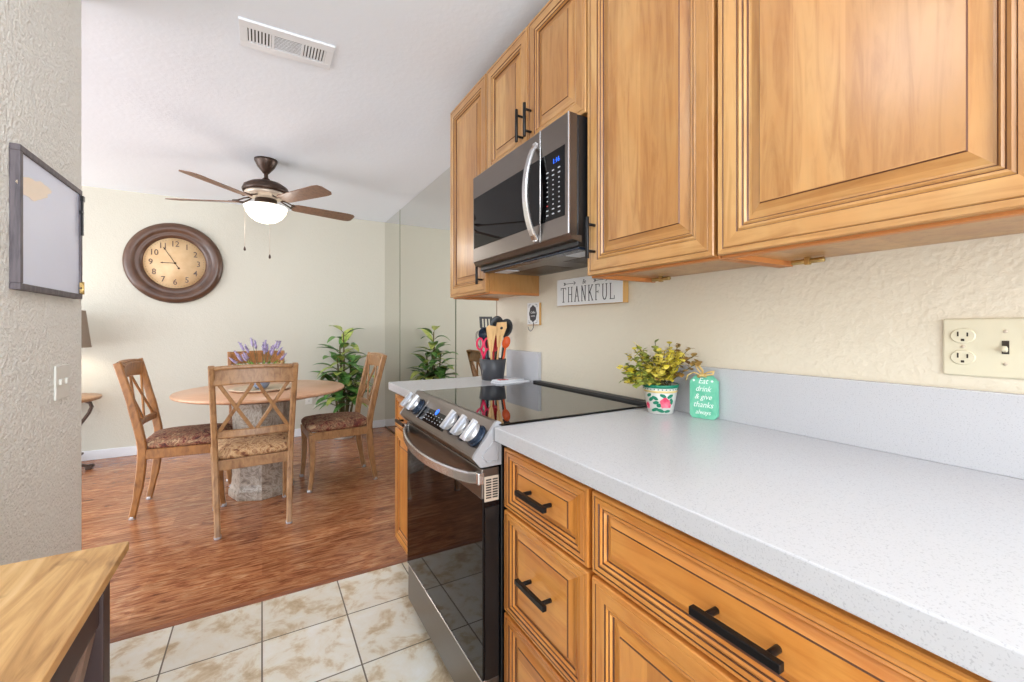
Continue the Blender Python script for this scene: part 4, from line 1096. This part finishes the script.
# ------------------------------------------------------------------ ceiling vent
t = thing('ceiling_vent', 'white rectangular air register on the ceiling', 'vent', (.1, 2.155, H))
x0, x1, y0, y1 = -.083, .283, 2.060, 2.252
bm = BM(); z = H-.010
for a in ((x0, x1, y0, y0+.045), (x0, x1, y1-.045, y1), (x0, x0+.03, y0+.045, y1-.045), (x1-.03, x1, y0+.045, y1-.045), (x0+.120, x0+.130, y0+.045, y1-.045), (x1-.130, x1-.120, y0+.045, y1-.045)):
    box(bm, (a[0], a[2], z), (a[1], a[3], H), .0012)
obj('frame', bm, M['trim'], t)
bm = BM(); box(bm, (x0+.03, y0+.045, H-.0015), (x1-.03, y1-.045, H-.0005)); obj('backing', bm, M['slot'], t)
for (xa, xb) in ((x0+.03, x0+.120), (x1-.120, x1-.03)):
    bm = BM(); n = 7
    for k in range(n): x = xa+.004+(xb-xa)*k/n; box(bm, (x, y0+.045, H-.009), (x+.0075, y1-.045, H-.002), 0, 0)
    obj('louvers', bm, M['trim'], t)
bm = BM()
for k in range(10): y = y0+.046+.102*k/10; box(bm, (x0+.130, y, H-.008), (x1-.130, y+.0045, H-.006))
obj('louvers', bm, M['trim'], t)

# ------------------------------------------------------------------ side table and lamp in the far left
SX, SY = -1.50, 4.90
t = thing('side_table', 'small round side table with curved iron legs against the back wall', 'table', (SX, SY, 0))
bm = BM(); lathe(bm, [(0, .575), (.300, .575), (.318, .582), (.320, .598), (.312, .605), (0, .605)], (SX, SY, 0), 56); obj('tabletop', bm, M['sidetable'], t)
for k in range(4):
    a = k*PI/2-.12; c, s = math.cos(a), math.sin(a)
    bm = BM(); pts = []
    for r, z in ((.22, .575), (.262, .555), (.272, .52), (.255, .47), (.20, .38), (.15, .28), (.12, .18), (.13, .10), (.18, .05), (.24, .03), (.275, .035), (.285, .02)):
        pts.append((SX+r*c, SY+r*s, z))
    sweep(bm, pts, .030, .020, (-s, c, 0), 0, .004)
    box(bm, (SX+.255*c-.02, SY+.255*s-.02, 0), (SX+.255*c+.02, SY+.255*s+.02, .025), .004)
    obj('leg', bm, M['bronze'], t)
bm = BM(); box(bm, (SX-.17, SY-.17, .09), (SX+.17, SY+.17, .105), .003); obj('lower_shelf', bm, M['bronze'], t)
t = thing('table_lamp', 'table lamp with a taupe drum shade at the edge of the left wall', 'lamp', (-1.42, 4.93, .606))
L0 = (-1.42, 4.93, 0)
bm = BM(); lathe(bm, [(0, .606), (.07, .606), (.07, .618), (.03, .63), (.05, .70), (.055, .76), (.03, .84), (.014, .88), (.012, 1.02), (0, 1.02)], L0, 28); obj('base', bm, M['bronze'], t)
bm = BM(); lathe(bm, [(.170, 1.015), (.135, 1.325), (.132, 1.325), (.167, 1.015), (.170, 1.015)], L0, 44); obj('shade', bm, M['shade'], t)
